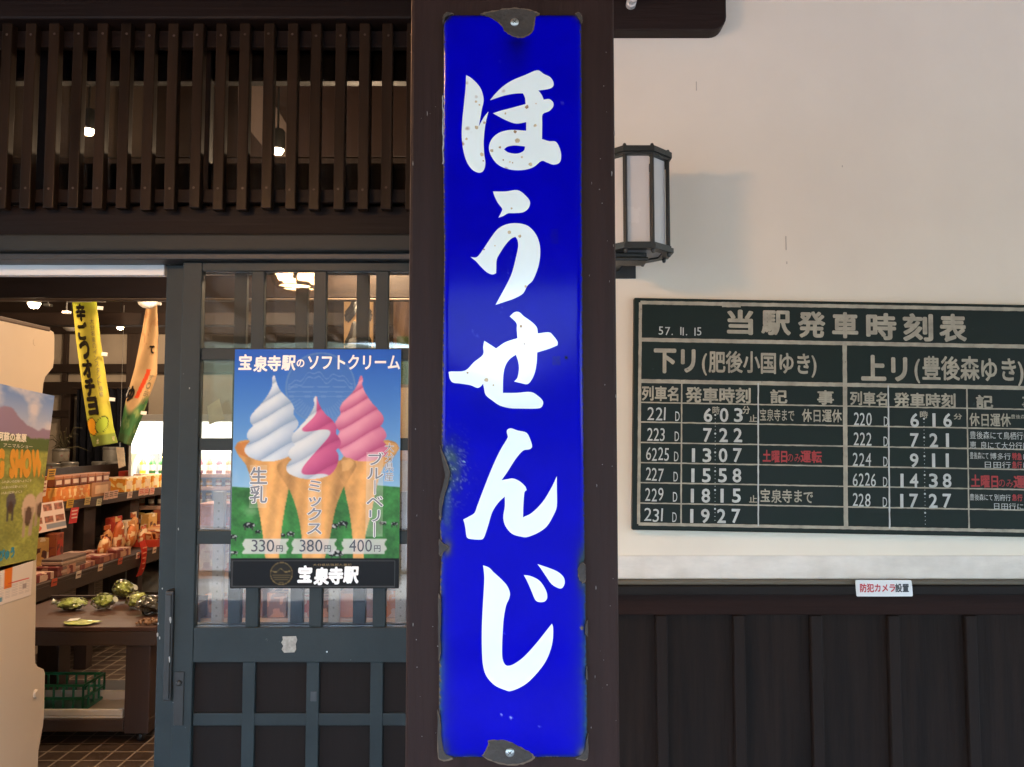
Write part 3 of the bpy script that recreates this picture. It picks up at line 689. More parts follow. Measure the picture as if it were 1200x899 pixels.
def spots(ch, z, l):
    r2 = random.Random(len(l))
    for x, y, r0 in l:
        (cx, cy), = z([(x, y)]); k = 11; pts = [(cx + r0 * r2.uniform(.7, 1.25) * math.cos(q * 6.283 / k), cy + r0 * r2.uniform(.7, 1.25) * math.sin(q * 6.283 / k)) for q in range(k)]
        g = MB(); g.prism([P(a, b_, YF - .00065) for a, b_ in pts], (0, .00008, 0)); obj('rust_spot', g, M_spotd if r2.random() < .35 else M_spot, ch)
spots(char('ho', [HO1, HO2], M_lr1, [HOH]), zA, [(280,480,1.1),(265,466,1.6),(268,583,2.2),(303,562,1.8),(222,637,1.6),(292,708,2.3),(338,690,2.),(375,675,1.5),(455,645,2.8),(445,603,1.9),(515,752,2.2),(475,720,1.3),(390,733,.9),(420,742,1.),(433,746,.8),(537,575,1.9),(498,490,2.2),(540,475,.9),(298,737,1.),(400,520,1.2)])
spots(char('u', [U1, U2], M_lr2), zB, [(428,95,1.2),(418,205,2.),(465,222,1.9),(302,283,.9),(352,266,.9),(492,452,1.6)]); spots(char('se', [SE], M_lr2), zB, [(312,880,2.3),(472,635,1.6),(487,716,.9),(226,848,1.1),(345,905,1.2)]); char('n', [NN], M_letter); char('ji', [JI, J1, J2], M_letter)
M_bare = pmat('bare_steel', (.040, .029, .022), .65, .3, 40, metallic=0, bump=.4, bscale=150, fleck=(.16, .11, .07), fleck_amt=.1, fleck_scale=60)
M_rust = pmat('chip_rim', (.13, .085, .052), .7, .3, 60, bump=.3, bscale=150)
def chip(pts, parent=SG, lift=.0008, cx=None, cy=None, jag=.7):
    c = np.mean(pts, 0); sm = smooth(pts, 4, R(80)); rr_ = random.Random(len(pts))
    j = [(x + rr_.uniform(-jag, jag), y + rr_.uniform(-jag, jag)) for x, y in sm]
    big = [(c[0] + (x - c[0]) * 1.07 + rr_.uniform(-jag, jag) * .8, c[1] + (y - c[1]) * 1.10 + rr_.uniform(-jag, jag)) for x, y in sm]
    a = MB(); a.prism([P(x, y, YF - .0002) for x, y in big], (0, .0035, 0)); obj('chip_rim', a, M_rust, parent)
    a = MB(); a.prism([P(x, y, YF - lift) for x, y in j], (0, .004, 0)); return obj('bare_patch', a, M_bare, parent)
chip(zA([(296,66),(330,78),(355,92),(382,112),(398,138),(430,158),(465,166),(500,158),(522,138),(528,110),(533,78),(550,62),(520,52),(490,46),(440,40),(390,46),(330,56)]))
chip(zD([(276,850),(292,825),(302,806),(300,793),(330,788),(370,790),(405,803),(440,823),(478,843),(484,860),(440,882),(390,886),(340,880),(300,866)]))
chip(zD([(678,62),(690,38),(704,42),(709,70),(709,106),(695,118),(681,98)]))
for e_ in ([(515.8,526),(518.6,533),(523.6,545),(526.6,556),(524.6,567),(520.8,579),(518,592),(516.6,606),(515,604),(515.6,584),(519,570),(521.5,556),(519,543)],
           [(514.6,633),(518.6,637),(524.6,641),(520.6,646),(516,651),(514.6,648)], [(513.6,700),(516,703),(516.6,724),(515.6,746),(516.2,762),(514,772)],
           [(513.2,836),(516.4,850),(517.6,868),(521,882),(531,888),(520,890.4),(513.6,886)], [(689.2,862),(686.6,872),(684.6,882),(675,888.6),(685.6,890.4),(689,886)],
           [(519.2,26),(522.6,19.6),(531,16.4),(524.4,14.4),(519.6,18.4)], [(674,16),(678,20.4),(681.4,27),(682.4,20),(678.6,14.8)], [(688.6,728),(686.2,733),(686.4,742),(688.8,746)], [(688,782),(687,786),(687,794),(688.8,797)]):
    chip(e_, lift=.0004, jag=.35)
for sx_, sy_ in ((603, 26.5), (597.5, 881.5)):
    p = P(sx_, sy_, YF); g = MB(); g.lathe((p.x, YF - .0008, p.z), [(.0046, 0), (.0046, -.0006), (.0036, -.0016), (.0012, -.0019), (0, -.0019)], 20, 'Y'); sc_ = obj('screw', g, M_steel, SG, smooth=True)
    g = MB(); g.box((p.x - .0024, YF - .0029, p.z - .0004), (p.x + .0024, YF - .0026, p.z + .0004), rot=(0, R(40), 0)); g.box((p.x - .0024, YF - .00293, p.z - .0004), (p.x + .0024, YF - .00262, p.z + .0004), rot=(0, R(130), 0)); obj('screw_slot', g, M_black, sc_)
# pale bare line where the left rolled edge has lost its glaze
g = MB(); r2 = random.Random(4)
pts = []
for yv in np.linspace(112, 192, 26): pts.append((518.3 + r2.uniform(-.3, .7), yv))
pl = pts + [(x + r2.uniform(.8, 1.9), y) for x, y in reversed(pts)]
g.prism([P(x, y, YF + .0035) for x, y in pl], (0, .001, 0)); obj('bare_edge', g, pmat('bare_edge', (.42, .40, .38), .5, .2, 60), SG)

# ================================================================== TIMETABLE BOARD
YT = YW - .028
tl = math.radians(1.05)                               # hangs a little crooked
c0 = P(741, 621, YT)
TT = thing('timetable_board', 'large dark green painted departure timetable board hanging slightly crooked on the plaster wall', 'timetable', (c0.x, YT, c0.z), (0, tl, 0))
Ti = XF[TT.name].inverted()
def LB(px, py): q = Ti @ P(px, py, YT); return q.x, q.z
M_board = pmat('board_paint', (.0050, .0118, .0078), .5, .25, 5, bump=.12, bscale=40, fleck=(.03, .045, .038), fleck_amt=.0, fleck_scale=20, stain=((.010, .016, .013), .6, 4), spec=.2)
M_line = pmat('aged_cream_paint', (.36, .325, .245), .6, .28, 25, bump=.2, bscale=90, fleck=(.12, .11, .085), fleck_amt=.12, fleck_scale=55)
M_linew = pmat('chalky_white_paint', (.50, .51, .48), .6, .15, 25, bump=.2, bscale=90)
M_red = pmat('red_lettering', (.33, .022, .020), .55, .2, 30, bump=.1)
bw = LB(1246, 362)[0]; bh = LB(746, 349)[1]
def tobj(name, g, m, parent=TT, label=None):         # built in the board's own frame
    bm = g.bm
    for v in bm.verts: v.co = XF[TT.name] @ v.co
    return obj(name, bm, m, parent, label)
g = MB(); g.box((0, 0, 0), (bw, .026, bh), .003); BO = tobj('board', g, M_board)
FY = -.0006
def hline(g, x0, x1, z, t, seed=0):
    """hand painted line: a strip with uneven edges"""
    k = max(6, int((x1 - x0) / .012)); r_ = random.Random(seed * 31 + int(z * 1000)); top = []; bot = []
    for i in range(k + 1):
        x = x0 + (x1 - x0) * i / k; top.append(g.bm.verts.new((x, FY, z + t / 2 + r_.uniform(-.0005, .0005)))); bot.append(g.bm.verts.new((x, FY, z - t / 2 + r_.uniform(-.0005, .0005))))
    for i in range(k): g.bm.faces.new((bot[i], bot[i + 1], top[i + 1], top[i]))
def vline(g, x, z0, z1, t, seed=0):
    k = max(6, int((z1 - z0) / .012)); r_ = random.Random(seed * 17 + int(x * 1000)); a = []; b = []
    for i in range(k + 1):
        z = z0 + (z1 - z0) * i / k; a.append(g.bm.verts.new((x - t / 2 + r_.uniform(-.0005, .0005), FY - .0003, z))); b.append(g.bm.verts.new((x + t / 2 + r_.uniform(-.0005, .0005), FY - .0003, z)))
    for i in range(k): g.bm.faces.new((a[i], b[i], b[i + 1], a[i + 1]))
px_ = YT / F
zr = lambda py: LB(748, py)[1]                        # heights read down the left border
ztop, z1_, z2_, zbot = zr(354.5), zr(398), zr(446.5), zr(614)
xlf, xmid, xrt = LB(750.5, 354)[0], LB(990, 450)[0], bw - .017
g = MB(); hline(g, xlf, xrt, ztop, .0115); hline(g, xlf, xrt, zbot, .0095); vline(g, xlf, zbot, ztop, .0095); vline(g, xrt, zbot, ztop, .0095)
# a repainted wider patch in the top line
FY -= .0003; hline(g, LB(846, 357)[0], LB(868, 357)[0], ztop - .002, .016, 5); FY += .0003; tobj('painted_border', g, M_line)
g = MB(); hline(g, xlf, xrt, z1_, .0125, 2); hline(g, xlf, xrt, z2_, .0125, 3); tobj('heading_rule', g, M_line)
g = MB(); vline(g, xmid, zbot, z1_, .0135, 2); tobj('centre_rule', g, M_line)
rows_z = [zr(y) for y in (471.5, 494.5, 518.5, 542, 565.5, 589.5)]
for k, z in enumerate(rows_z):
    g = MB(); hline(g, xlf, xrt, z, .0042, k + 9); tobj('row_rule', g, M_line)
colx = [LB(798.5, 520)[0], LB(888.5, 520)[0], LB(1041.5, 530)[0], LB(1134, 530)[0]]
for k, x in enumerate(colx):
    g = MB(); vline(g, x, zbot, z2_, .0046, k); tobj('column_rule', g, M_linew if k in (1, 2) else M_line)
def T(text, x0, y0, x1, y1, m=M_line, bold=.02, jit=.012, gap=.08, seed=1, skew=0., name='lettering', dz=0., refx=None):
    """text in the photo box x0..x1, y0..y1 of the board"""
    cx, cz = LB((x0 + x1) / 2, (y0 + y1) / 2); wd = (x1 - x0) * px_; ht = (y1 - y0) * px_ * 1.008
    g = MB(); write(g, text, (cx - wd / 2, FY - .0006, cz - ht / 2 + dz), UX, UZ, wd, ht, bold, gap, jit=jit, seed=seed, skew=skew)
    return tobj(name, g, m)
for ch, a in zip('当駅発車時刻表', [(853, 364, 881.5, 391.5), (893, 365, 925.5, 392), (936, 366, 966, 395), (976, 367, 1004.5, 395.5), (1016, 368, 1049, 397.5), (1059, 368.5, 1092, 399), (1101.5, 369, 1131.5, 400)]):
    T(ch, *a, bold=.036, jit=0, name='heading_character')
T('57. 11. 15', 772, 383.5, 822, 393, M_linew, .006, .03, .14)
T('下リ', 767, 410, 814, 436.5, bold=.04, jit=0); T('(肥後小国ゆき)', 823, 412.5, 956.5, 441, bold=.024, jit=.02)
T('上リ', 1010, 417.5, 1062, 445.5, bold=.04, jit=0); T('(豊後森ゆき)', 1072, 418.5, 1198.5, 450, bold=.024, jit=.02)
T('列車名', 752.5, 453, 794.5, 469.5, bold=.03); T('発車時刻', 804, 454.5, 879, 472, bold=.03, gap=.2)
T('記', 903, 457, 922, 472.5, bold=.03, jit=0); T('事', 958, 458, 976.5, 474, bold=.03, jit=0)
T('列車名', 996.5, 459.5, 1039, 475, bold=.03); T('発車時刻', 1048, 461, 1119, 477.5, bold=.03); T('記', 1144, 463.5, 1163, 478.5, bold=.03, jit=0); T('事', 1198, 464.5, 1217, 479.5, bold=.03, jit=0)
dzr = (rows_z[0] - rows_z[5]) / 5
L_rows = [('221', ' 6', '03'), ('223', ' 7', '22'), ('6225', '13', '07'), ('227', '15', '58'), ('229', '18', '15'), ('231', '19', '27')]
R_rows = [('220', ' 6', '16'), ('222', ' 7', '21'), ('224', ' 9', '11'), ('6226', '14', '38'), ('228', '17', '27')]
def row(x, y, dat, k, xs, dh):
    """one line of the table: train number, D, hours and minutes"""
    no, hh, mm = dat; w4 = 4 if len(no) == 4 else 0; s = k * 13 + int(x)
    d = -dzr * k; x -= .55 * k; sh = -.55 * k
    T(no, x - (0 if not w4 else 0), y - 1, x + 21 + w4 * 1.4, y + 14, M_linew, .006, .03, .09, s, .05, 'train_number', d)
    T('D', xs[0] + sh, y + 3.6, xs[0] + 5 + sh, y + 14.6, M_linew, -.004, 0, .1, s, 0, 'lettering', d)
    if hh[0] != ' ': T('l' if hh[0] == '1' else hh[0], xs[1] + .6 + sh, y, xs[1] + 3.5 + sh, y + 15.4, M_linew, .012, 0, .1, s, 0, 'time_digit', d)
    for ch, xx in ((hh[1], xs[2]), (mm[0], xs[3]), (mm[1], xs[4])):
        one = ch == '1'
        T('l' if one else ch, xx + (3.2 if one else 0) + sh, y, xx + (6.1 if one else 9.2) + sh, y + 15.4, M_linew, .012 if one else .02, 0, .1, s, 0, 'time_digit', d)
for k, r_ in enumerate(L_rows): row(758.5, 478.8, r_, k, (791.3, 811.8, 825, 843.8, 860.6), 0)
for k, r_ in enumerate(R_rows): row(1000, 484.8, r_, k, (1035.6, 1055.6, 1067, 1089.6, 1105.6), 0)
T('時', 835, 476.5, 843, 485.5, bold=.02, jit=0); T('分', 870, 476, 878.5, 485, bold=.02, jit=0); T('止', 878, 486.4, 887, 494.2, bold=.02, jit=0); T('止', 878, 486.4, 887, 494.2, bold=.02, jit=0, dz=-dzr * 4)
T('時', 1078, 482, 1087, 490, bold=.02, jit=0); T('分', 1117.5, 485, 1127, 491.5, bold=.02, jit=0)
T('宝泉寺まで', 890.6, 479.5, 930.6, 493.5, bold=.01); T('休日運休', 940, 480, 986, 494.5, bold=.02)
T('土曜日', 894, 528, 922, 541.5, M_red, .03); T('のみ', 922.5, 532, 938, 541.5, M_red, .0); T('運転', 938.5, 528.5, 962.5, 542, M_red, .03)
T('宝泉寺まで', 891.7, 574, 952.5, 589, bold=.016, jit=.03)
T('休日運休', 1136, 484.8, 1184, 499.5, bold=.022); T('豊後森にて', 1184.5, 486, 1212, 491, bold=.0)
T('豊後森にて鳥栖行に接続', 1136.5, 506.2, 1222, 515, M_linew, .002); T('恵 良にて大分行に接続', 1136.5, 518, 1222, 526.5, M_linew, .002)
T('豊後森にて', 1136.5, 530, 1158, 538, M_linew, .0); T('博多行', 1160, 531, 1184, 538.6, M_linew, .0); T('特急', 1186, 531, 1197, 539, M_red, .03); T('に接続', 1199, 532, 1222, 539, M_linew, .0)
T('日田行', 1154, 541, 1184, 548.6, M_linew, .0); T('急行', 1186, 541, 1197, 549, M_red, .03); T('に接続', 1199, 542, 1222, 549, M_linew, .0)
T('土曜日', 1138, 557, 1169, 571, M_red, .03); T('のみ', 1170, 562, 1187, 571, M_red, .0); T('運転', 1188, 558, 1216, 572, M_red, .03)
T('豊後森にて', 1136.5, 579, 1163, 586.5, M_linew, .0); T('別府行', 1165, 579.5, 1184, 587, M_linew, .0); T('急行', 1186, 579.5, 1197.5, 587, M_red, .03)
T('日田行に接続', 1165, 590, 1218, 597.5, M_linew, .006)
for xc, z0, z1 in ((838, rows_z[0], zbot), (1083, rows_z[0], zbot)):    # dotted hour/minute dividers
    g = MB(); X0 = LB(xc, 530)[0]; z = z0 - .012; n_ = 0
    while z > z1 + .012:
        n_ += 1; s_ = .0032 if n_ % 5 == 3 else .0013
        vs = [g.bm.verts.new((X0 + s_ * math.cos(t * math.pi / 4), FY - .0006, z + s_ * math.sin(t * math.pi / 4))) for t in range(8)]; g.bm.faces.new(vs[::-1]); z -= .0117
    tobj('dotted_divider', g, M_linew)

# ================================================================== WALL LANTERN
YL = 2.33                                              # near face
a_ = P(732.2, 230, YL).x; b_ = P(765.2, 230, YL).x; fw = b_ - a_; apo = fw * 1.2071; lx = (a_ + b_) / 2; ly = YL + apo
zt_, zb_ = P(748, 171.5, YL).z, P(748, 291.5, YL).z
LN = thing('wall_lantern', 'eight sided dark metal wall lantern with milky panes fixed beside the porch post', 'lantern', (lx, ly, zb_))
Rc = fw / (2 * math.sin(math.pi / 8))
oct_ = lambda r_, z: [Vector((lx + r_ * math.cos(math.pi / 8 + k * math.pi / 4), ly + r_ * math.sin(math.pi / 8 + k * math.pi / 4), z)) for k in range(8)]
def ring(name, z0, z1, ro, ri):
    bm = bmesh.new(); L = [[bm.verts.new(p) for p in oct_(r_, z)] for r_, z in ((ro, z0), (ro, z1), (ri, z1), (ri, z0))]
    for q in range(4):
        A, B2 = L[q], L[(q + 1) % 4]
        for k in range(8): bm.faces.new((A[k], A[(k + 1) % 8], B2[(k + 1) % 8], B2[k]))
    return obj(name, bm, M_bronze, LN)
ring('top_ring', zt_ - .016, zt_, Rc + .010, Rc - .02); ring('top_lip', zt_ - .024, zt_ - .0165, Rc + .004, Rc - .02)
ring('bottom_ring', zb_, zb_ + .013, Rc + .012, Rc - .022); ring('bottom_lip', zb_ + .0135, zb_ + .02, Rc + .005, Rc - .02)
V8a = oct_(Rc - .004, zb_ + .0205); V8b = oct_(Rc - .004, zt_ - .0245)
for k in range(8):
    g = MB(); g.tube([V8a[k], V8b[k]], .0062, 8); bar = obj('upright_bar', g, M_bronze, LN)
    g = MB(); g.lathe(oct_(Rc - .002, zt_ + .0003)[k], [(.006, 0), (.006, .004), (.0035, .009), (0, .0095)], 10); g.lathe(oct_(Rc - .002, zb_ - .0003)[k], [(0, -.012), (.004, -.011), (.006, -.006), (.006, 0)], 10); obj('finial', g, M_bronze, bar)
    k2 = (k + 1) % 8; g = MB()
    i0 = oct_(Rc - .0115, zb_ + .0205); i1 = oct_(Rc - .0115, zt_ - .0245)
    d = (i0[k2] - i0[k]).normalized() * .004; nrm = Vector((d.y, -d.x, 0)).normalized() * .003
    g.prism([i0[k] + d, i0[k2] - d, i1[k2] - d, i1[k] + d], -nrm); obj('milky_pane', g, M_opal, LN)
g = MB(); g.prism(oct_(Rc - .023, zb_ + .004), (0, 0, .004)); obj('floor_plate', g, pmat('lantern_floor', (.30, .31, .31), .5, .1, 10), LN)
g = MB()
x0_, x1_ = lx - .075, P(755, 300, ly).x
g.box((x0_, ly - .05, zb_ - .013), (x1_, ly + .03, zb_ - .0005), .003); g.box((x0_, ly - .06, zb_ - .026), (x1_ + .003, ly + .02, zb_ - .0145), .004); g.box((x0_, ly + .0305, zb_ - .012), (x0_ + .05, YW - .006, zb_ - .001), .003)
g.box((x0_ - .02, YW - .0055, zb_ - .036), (x1_, YW - .0005, zb_ + .12), .002); obj('wall_bracket', g, M_bronze, LN)
g = MB(); g.lathe((lx, ly, zb_ + .0085), [(.016, 0), (.016, .045), (.012, .05), (.018, .075), (.03, .105), (.03, .125), (.018, .148), (0, .155)], 16); obj('bulb', g, M_white, LN, smooth=True)

# ================================================================== CAMERA NOTICE
YC = YW - .0535
c_ = P(1036, 689, YC)
CN = thing('camera_notice', 'small white sticker with red and black security camera lettering on the wall sill', 'notice', tuple(c_))
pts = smooth([(1002.6, 681.2), (1003.8, 679.9), (1067, 680), (1068.2, 681.2), (1069.8, 697.5), (1068.6, 698.9), (1005, 699), (1003.8, 697.6)], 2)
g = MB(); g.prism([P(x, y, YC) for x, y in pts], (0, .0025, 0)); obj('sticker_plate', g, M_white, CN)
pc = YC / F
for tx, x0, x1, m in (('防犯カメラ', 1008, 1048.3, pmat('notice_red', (.50, .03, .035), .5, .05, 10, bump=0)), ('設置', 1049.4, 1064.8, pmat('notice_black', (.03, .035, .037), .5, .05, 10, bump=0))):
    g = MB(); p = P(x0, 693.8, YC); write(g, tx, (p.x, YC - .0006, p.z), UX, UZ, (x1 - x0) * pc, 9.4 * pc, .03); obj('lettering', g, m, CN)
# ================================================================== SOFT ICE CREAM POSTER (taped to the glazed door)
YQ = YW - .004
pc0 = P(370.5, 549, YQ)
QP = thing('ice_cream_poster', 'blue soft ice cream poster with three cones taped to the grey sliding door', 'poster', tuple(pc0))
PW_, PH_ = 236, 336
u_, v_ = np.meshgrid(np.linspace(0, 1, PW_), np.linspace(0, 1, PH_))
X = 36 + u_ * 592; Y = 29 + v_ * 840                  # artwork laid out in these units
img = np.zeros((PH_, PW_, 3))
t = np.clip((Y - 29) / 480, 0, 1)[..., None]
img[:] = np.array((50, 114, 212)) * (1 - t) + np.array((156, 204, 240)) * t
cl = np.clip((vnoise(X, Y, .012, 11, 4) - .52) * 4, 0, 1) * np.clip((Y - 120) / 120, 0, 1) * np.clip((X - 420) / 160, 0, 1)
blend(img, cl * .5, (190, 208, 236))
blend(img, np.clip((vnoise(X, Y, .01, 12, 4) - .5) * 3, 0, 1) * np.clip((Y - 330) / 150, 0, 1) * .35, (205, 220, 238))
# mountain crest emblem, faint on the sky
rr = np.hypot(X - 343, Y - 165); blend(img, soft(rr < 126) * .28, (120, 150, 200)); blend(img, soft((rr > 119) & (rr < 125)) * .5, (130, 168, 216))
mtn = 150 - 40 * np.exp(-((X - 320) / 45) ** 2) - 30 * np.exp(-((X - 405) / 32) ** 2) + 6 * np.sin(X / 7)
for off in (0, 16): blend(img, soft((np.abs(Y - mtn - off) < 2.2) & (rr < 116)) * .45, (150, 182, 226))
blend(img, soft((np.abs((Y - 172) % 17 - 8) < 2 + np.sin(X / 9)) & (Y > 160) & (Y < 205) & (rr < 116)) * .4, (150, 182, 226))
blend(img, soft((np.abs((np.arctan2(Y - 165, X - 343) * 9) % 1 - .5) < .2) & (rr > 78) & (rr < 116) & (Y > 205)) * .3, (150, 182, 226))
# meadow
hz_ = 512 + 8 * np.sin(X / 90)
gr = np.clip((Y - hz_) / 3 + .5, 0, 1); tn = vnoise(X, Y, .02, 5, 4); tf = vnoise(X, Y, .12, 6, 3)
gc = np.zeros_like(img); gc[:] = (74, 142, 80); gc *= (.72 + .5 * tn + .22 * (tf - .5))[..., None]; gc[..., 1] += 8 * (tn - .5)
img[:] = img * (1 - gr[..., None]) + gc * gr[..., None]
for cx, cy, s_ in ((98, 650, 1.2), (130, 672, .6), (245, 680, .9), (215, 685, .7), (395, 652, 1.1), (430, 645, 1.1), (405, 748, 1.5), (570, 642, .8), (610, 645, .8), (42, 690, 1.0), (48, 745, .8)):
    q = ((X - cx) / (17 * s_)) ** 2 + ((Y - cy) / (8 * s_)) ** 2 + 1.0 * (vnoise(X, Y, .09, int(cx)) - .5); blend(img, soft(q < 1), (26, 30, 34))
    blend(img, soft((q < .9) & (vnoise(X, Y, .16, int(cy)) > .54)) * .9, (214, 222, 218))
    for lx_ in (-11, 10): blend(img, soft((np.abs(X - cx - lx_ * s_) < 2) & (Y > cy + 4) & (Y < cy + 14 * s_)), (70, 74, 66))
blend(img, np.exp(-(((X - 105) / 26) ** 2 + ((Y - 600) / 18) ** 2)) * .4, (200, 220, 190))
def cone(pts, cx):
    m = soft(inpoly(X, Y, smooth(pts, 4))); sh = np.clip((X - cx) / 75, -1, 1)
    c = np.zeros_like(img); c[:] = (232, 184, 122); c *= (1.04 - .16 * sh ** 2 + .05 * np.sin((X - cx) / 9 + Y / 60) + .12 * (vnoise(X, Y, .05, 9) - .5))[..., None]
    st = np.clip(1 - np.abs(((X - cx) * .8 + Y * .55) % 44 - 22) / 4, 0, 1) * .10 + np.clip(1 - np.abs(((X - cx) * .8 - Y * .55) % 44 - 22) / 4, 0, 1) * .10
    c = c * (1 - st[..., None]) + np.array((250, 214, 158)) * st[..., None]
    img[:] = img * (1 - m[..., None]) + c * m[..., None]
def swirl(pts, tipx, hi, lo, two=None, pitch=88, ph=0):
    m = soft(inpoly(X, Y, smooth(pts, 4))); q = np.clip((Y + .46 * (X - tipx) + 7 * np.sin((X - tipx) / 40) - 118 - ph) / 310, 0, 1.3); w = 5.4 * q ** .72; f = w - np.floor(w)
    fold = 1.0 - .62 * np.clip((f - .30) / .70, 0, 1) ** 1.5 - .30 * np.clip((.14 - f) / .14, 0, 1)
    side = np.clip((X - tipx + 15) / 95, 0, 1)
    k = fold * (1 - .34 * side ** 1.3) + .12 * (vnoise(X, Y, .03, 21) - .5) - .10 * np.clip((tipx - X - 60) / 40, 0, 1); k = np.clip(k, 0, 1)[..., None]
    c = np.array(lo) * (1 - k) + np.array(hi) * k
    if two:
        wl = X - tipx - 8 - 50 * np.sin(w * math.pi * 1.0) * np.clip((Y - 250) / 60, 0, 1); s_ = np.clip(wl / 6 + .5, 0, 1)[..., None]
        c = c * (1 - s_) + (np.array(two[1]) * (1 - k) + np.array(two[0]) * k) * s_
    img[:] = img * (1 - m[..., None]) + c * m[..., None]
def ice(dx, dy, sx=1, sy=1):
    return [(178 + dx + (x - 178) * sx, 122 + dy + (y - 122) * sy) for x, y in [(174,122),(180,124),(186,145),(196,168),(213,190),(236,212),(250,236),(248,258),(258,274),(267,292),(262,308),(249,322),(258,340),(256,368),(246,392),(228,412),(180,426),(130,424),(90,408),(78,390),(82,372),(96,356),(84,338),(90,318),(106,302),(95,286),(98,264),(116,242),(138,217),(158,188),(171,158),(170,136)]]
cone([(42,378),(56,358),(92,352),(170,372),(240,415),(250,430),(240,500),(222,600),(212,680),(205,768),(158,768),(148,690),(132,600),(108,510),(84,440),(58,408)], 172)
blend(img, soft(inpoly(X, Y, smooth([(46,378),(58,362),(94,358),(100,400),(86,412),(62,402)], 4))) * .6, (206, 134, 74))
swirl(ice(0, 0), 178, (230, 242, 252), (128, 160, 200))
cone([(625,380),(612,360),(575,352),(500,372),(430,408),(420,428),(432,520),(452,610),(462,690),(466,768),(502,768),(508,690),(530,600),(545,520),(568,450),(606,410)], 505)
blend(img, soft(inpoly(X, Y, smooth([(620,380),(610,364),(575,358),(568,400),(584,412),(606,404)], 4))) * .5, (240, 206, 150))
swirl([(663 - x, y) for x, y in ice(0, 0, 1.0)], 487, (238, 176, 198), (176, 70, 124), ph=20)
cone([(193,452),(205,428),(240,416),(330,452),(440,414),(470,426),(472,446),(448,488),(424,530),(400,600),(384,690),(366,768),(288,768),(284,690),(266,600),(240,530),(214,490)], 328)
blend(img, soft(inpoly(X, Y, smooth([(420,424),(452,420),(466,432),(448,456),(424,462)], 4))) * .5, (242, 206, 150))
swirl([(328 + (x - 178) * 1.02, 195 + (y - 122) * .965) for x, y in ice(0, 0)], 322, (232, 240, 246), (146, 172, 202), ((224, 130, 174), (166, 66, 126)))
# pale bands behind the vertical words, torn price slips, black strip with gold crest
for x0, y0, x1, y1, a in ((98, 440, 158, 590, .30), (305, 500, 352, 690, .30), (508, 395, 570, 690, .38)):
    blend(img, ((X > x0) & (X < x1) & (Y > y0) & (Y < y1)) * a, (240, 236, 226))
for x0, x1 in ((80, 234), (252, 404), (428, 580)):
    e = 4 * np.sin(Y / 5) + 3 * (vnoise(X, Y, .2, 31) - .5); blend(img, soft((X > x0 + e) & (X < x1 + e) & (Y > 697) & (Y < 749)) * .86, (226, 226, 226))
blend(img, soft(Y > 766), (14, 14, 15))
fr_ = ((np.abs(X - 42) < 1.6) | (np.abs(X - 612) < 1.6)) & (Y > 772) & (Y < 864) | ((np.abs(Y - 773) < 1.6) | (np.abs(Y - 863) < 1.6)) & (X > 42) & (X < 612); blend(img, fr_ * .55, (130, 130, 128))
rr = np.hypot(X - 215, Y - 818); blend(img, soft((rr < 40) & (rr > 36)) * .9, (150, 130, 80)); blend(img, soft(rr <= 36) * .5, (78, 70, 46))
blend(img, soft((np.abs(Y - 812 + 9 * np.exp(-((X - 212) / 11) ** 2) - 2 * np.sin(X / 5)) < 2) & (rr < 33)) * .8, (170, 150, 96)); blend(img, soft((np.abs((Y - 820) % 8 - 4) < 1.3) & (Y > 819) & (rr < 32)) * .7, (160, 140, 88))
img[:] = 244 * (img / 255) ** 1.2
qx0, qx1 = P(272.6, 549, YQ).x, P(468.8, 549, YQ).x; qz0, qz1 = P(370, 409.5, YQ).z, P(370, 689.5, YQ).z
def qpos(u, v): return Vector((qx0 + (qx1 - qx0) * u, YQ - .0008 - .0012 * math.sin(u * 5 + v * 3), qz0 + (qz1 - qz0) * v))
sheet('poster_print', img, qpos, vmat('poster_print', .3, .16, 0), QP, (0, .0015, 0))
def QT(text, x0, y0, x1, y1, m, bold=.02, vert=False, skew=0, gap=.08, jit=0, name='lettering', lift=.0032):
    sx = (qx1 - qx0) / 592; sz = (qz0 - qz1) / 840
    g = MB(); write(g, text, (qx0 + (x0 - 36) * sx, YQ - lift, qz0 - (y1 - 29) * sz), UX, UZ, (x1 - x0) * sx, (y1 - y0) * sz, bold, gap, vert, jit, skew)
    return obj(name, g, m, QP)
pk = lambda n, c: pmat(n, lin(c), .3, .03, 10, bump=0)
K_w, K_g, K_d, K_go = pk('print_white', (246, 248, 248)), pk('print_grey', (118, 124, 136)), pk('print_dark', (74, 76, 86)), pk('print_gold', (128, 104, 52))
QT('宝泉寺駅', 54, 52, 250, 106, K_w, .035, jit=.08, skew=.05); QT('の', 258, 66, 284, 92, K_w, .03); QT('ソフトクリーム', 299, 50, 624, 100, K_w, .028)
QT('生乳', 100, 447, 160, 572, K_w, .05, True); QT('生乳', 100, 447, 160, 572, K_g, .016, True, lift=.0036)
QT('ミックス', 304, 494, 354, 680, K_w, .05, True); QT('ミックス', 304, 494, 354, 680, K_g, .016, True, lift=.0036)
QT('ブル｜ベリ｜', 512, 395, 570, 690, K_w, .05, True); QT('ブル｜ベリ｜', 512, 395, 570, 690, K_g, .012, True, lift=.0036)
QT('大分県産', 574, 362, 606, 496, K_w, .03, True); QT('大分県産', 574, 362, 606, 496, K_g, -.004, True, lift=.0036)
for s_, x in (('330', 109), ('380', 278), ('400', 452)):
    QT(s_, x, 700, x + 80, 742, K_d, .004); QT('円', x + 88, 720, x + 110, 742, K_d, .01)
QT('宝泉寺駅', 278, 796, 482, 852, K_w, .055, jit=.09, skew=.06); QT('大分県玖珠郡九重町', 326, 783, 462, 792, K_go, .0)
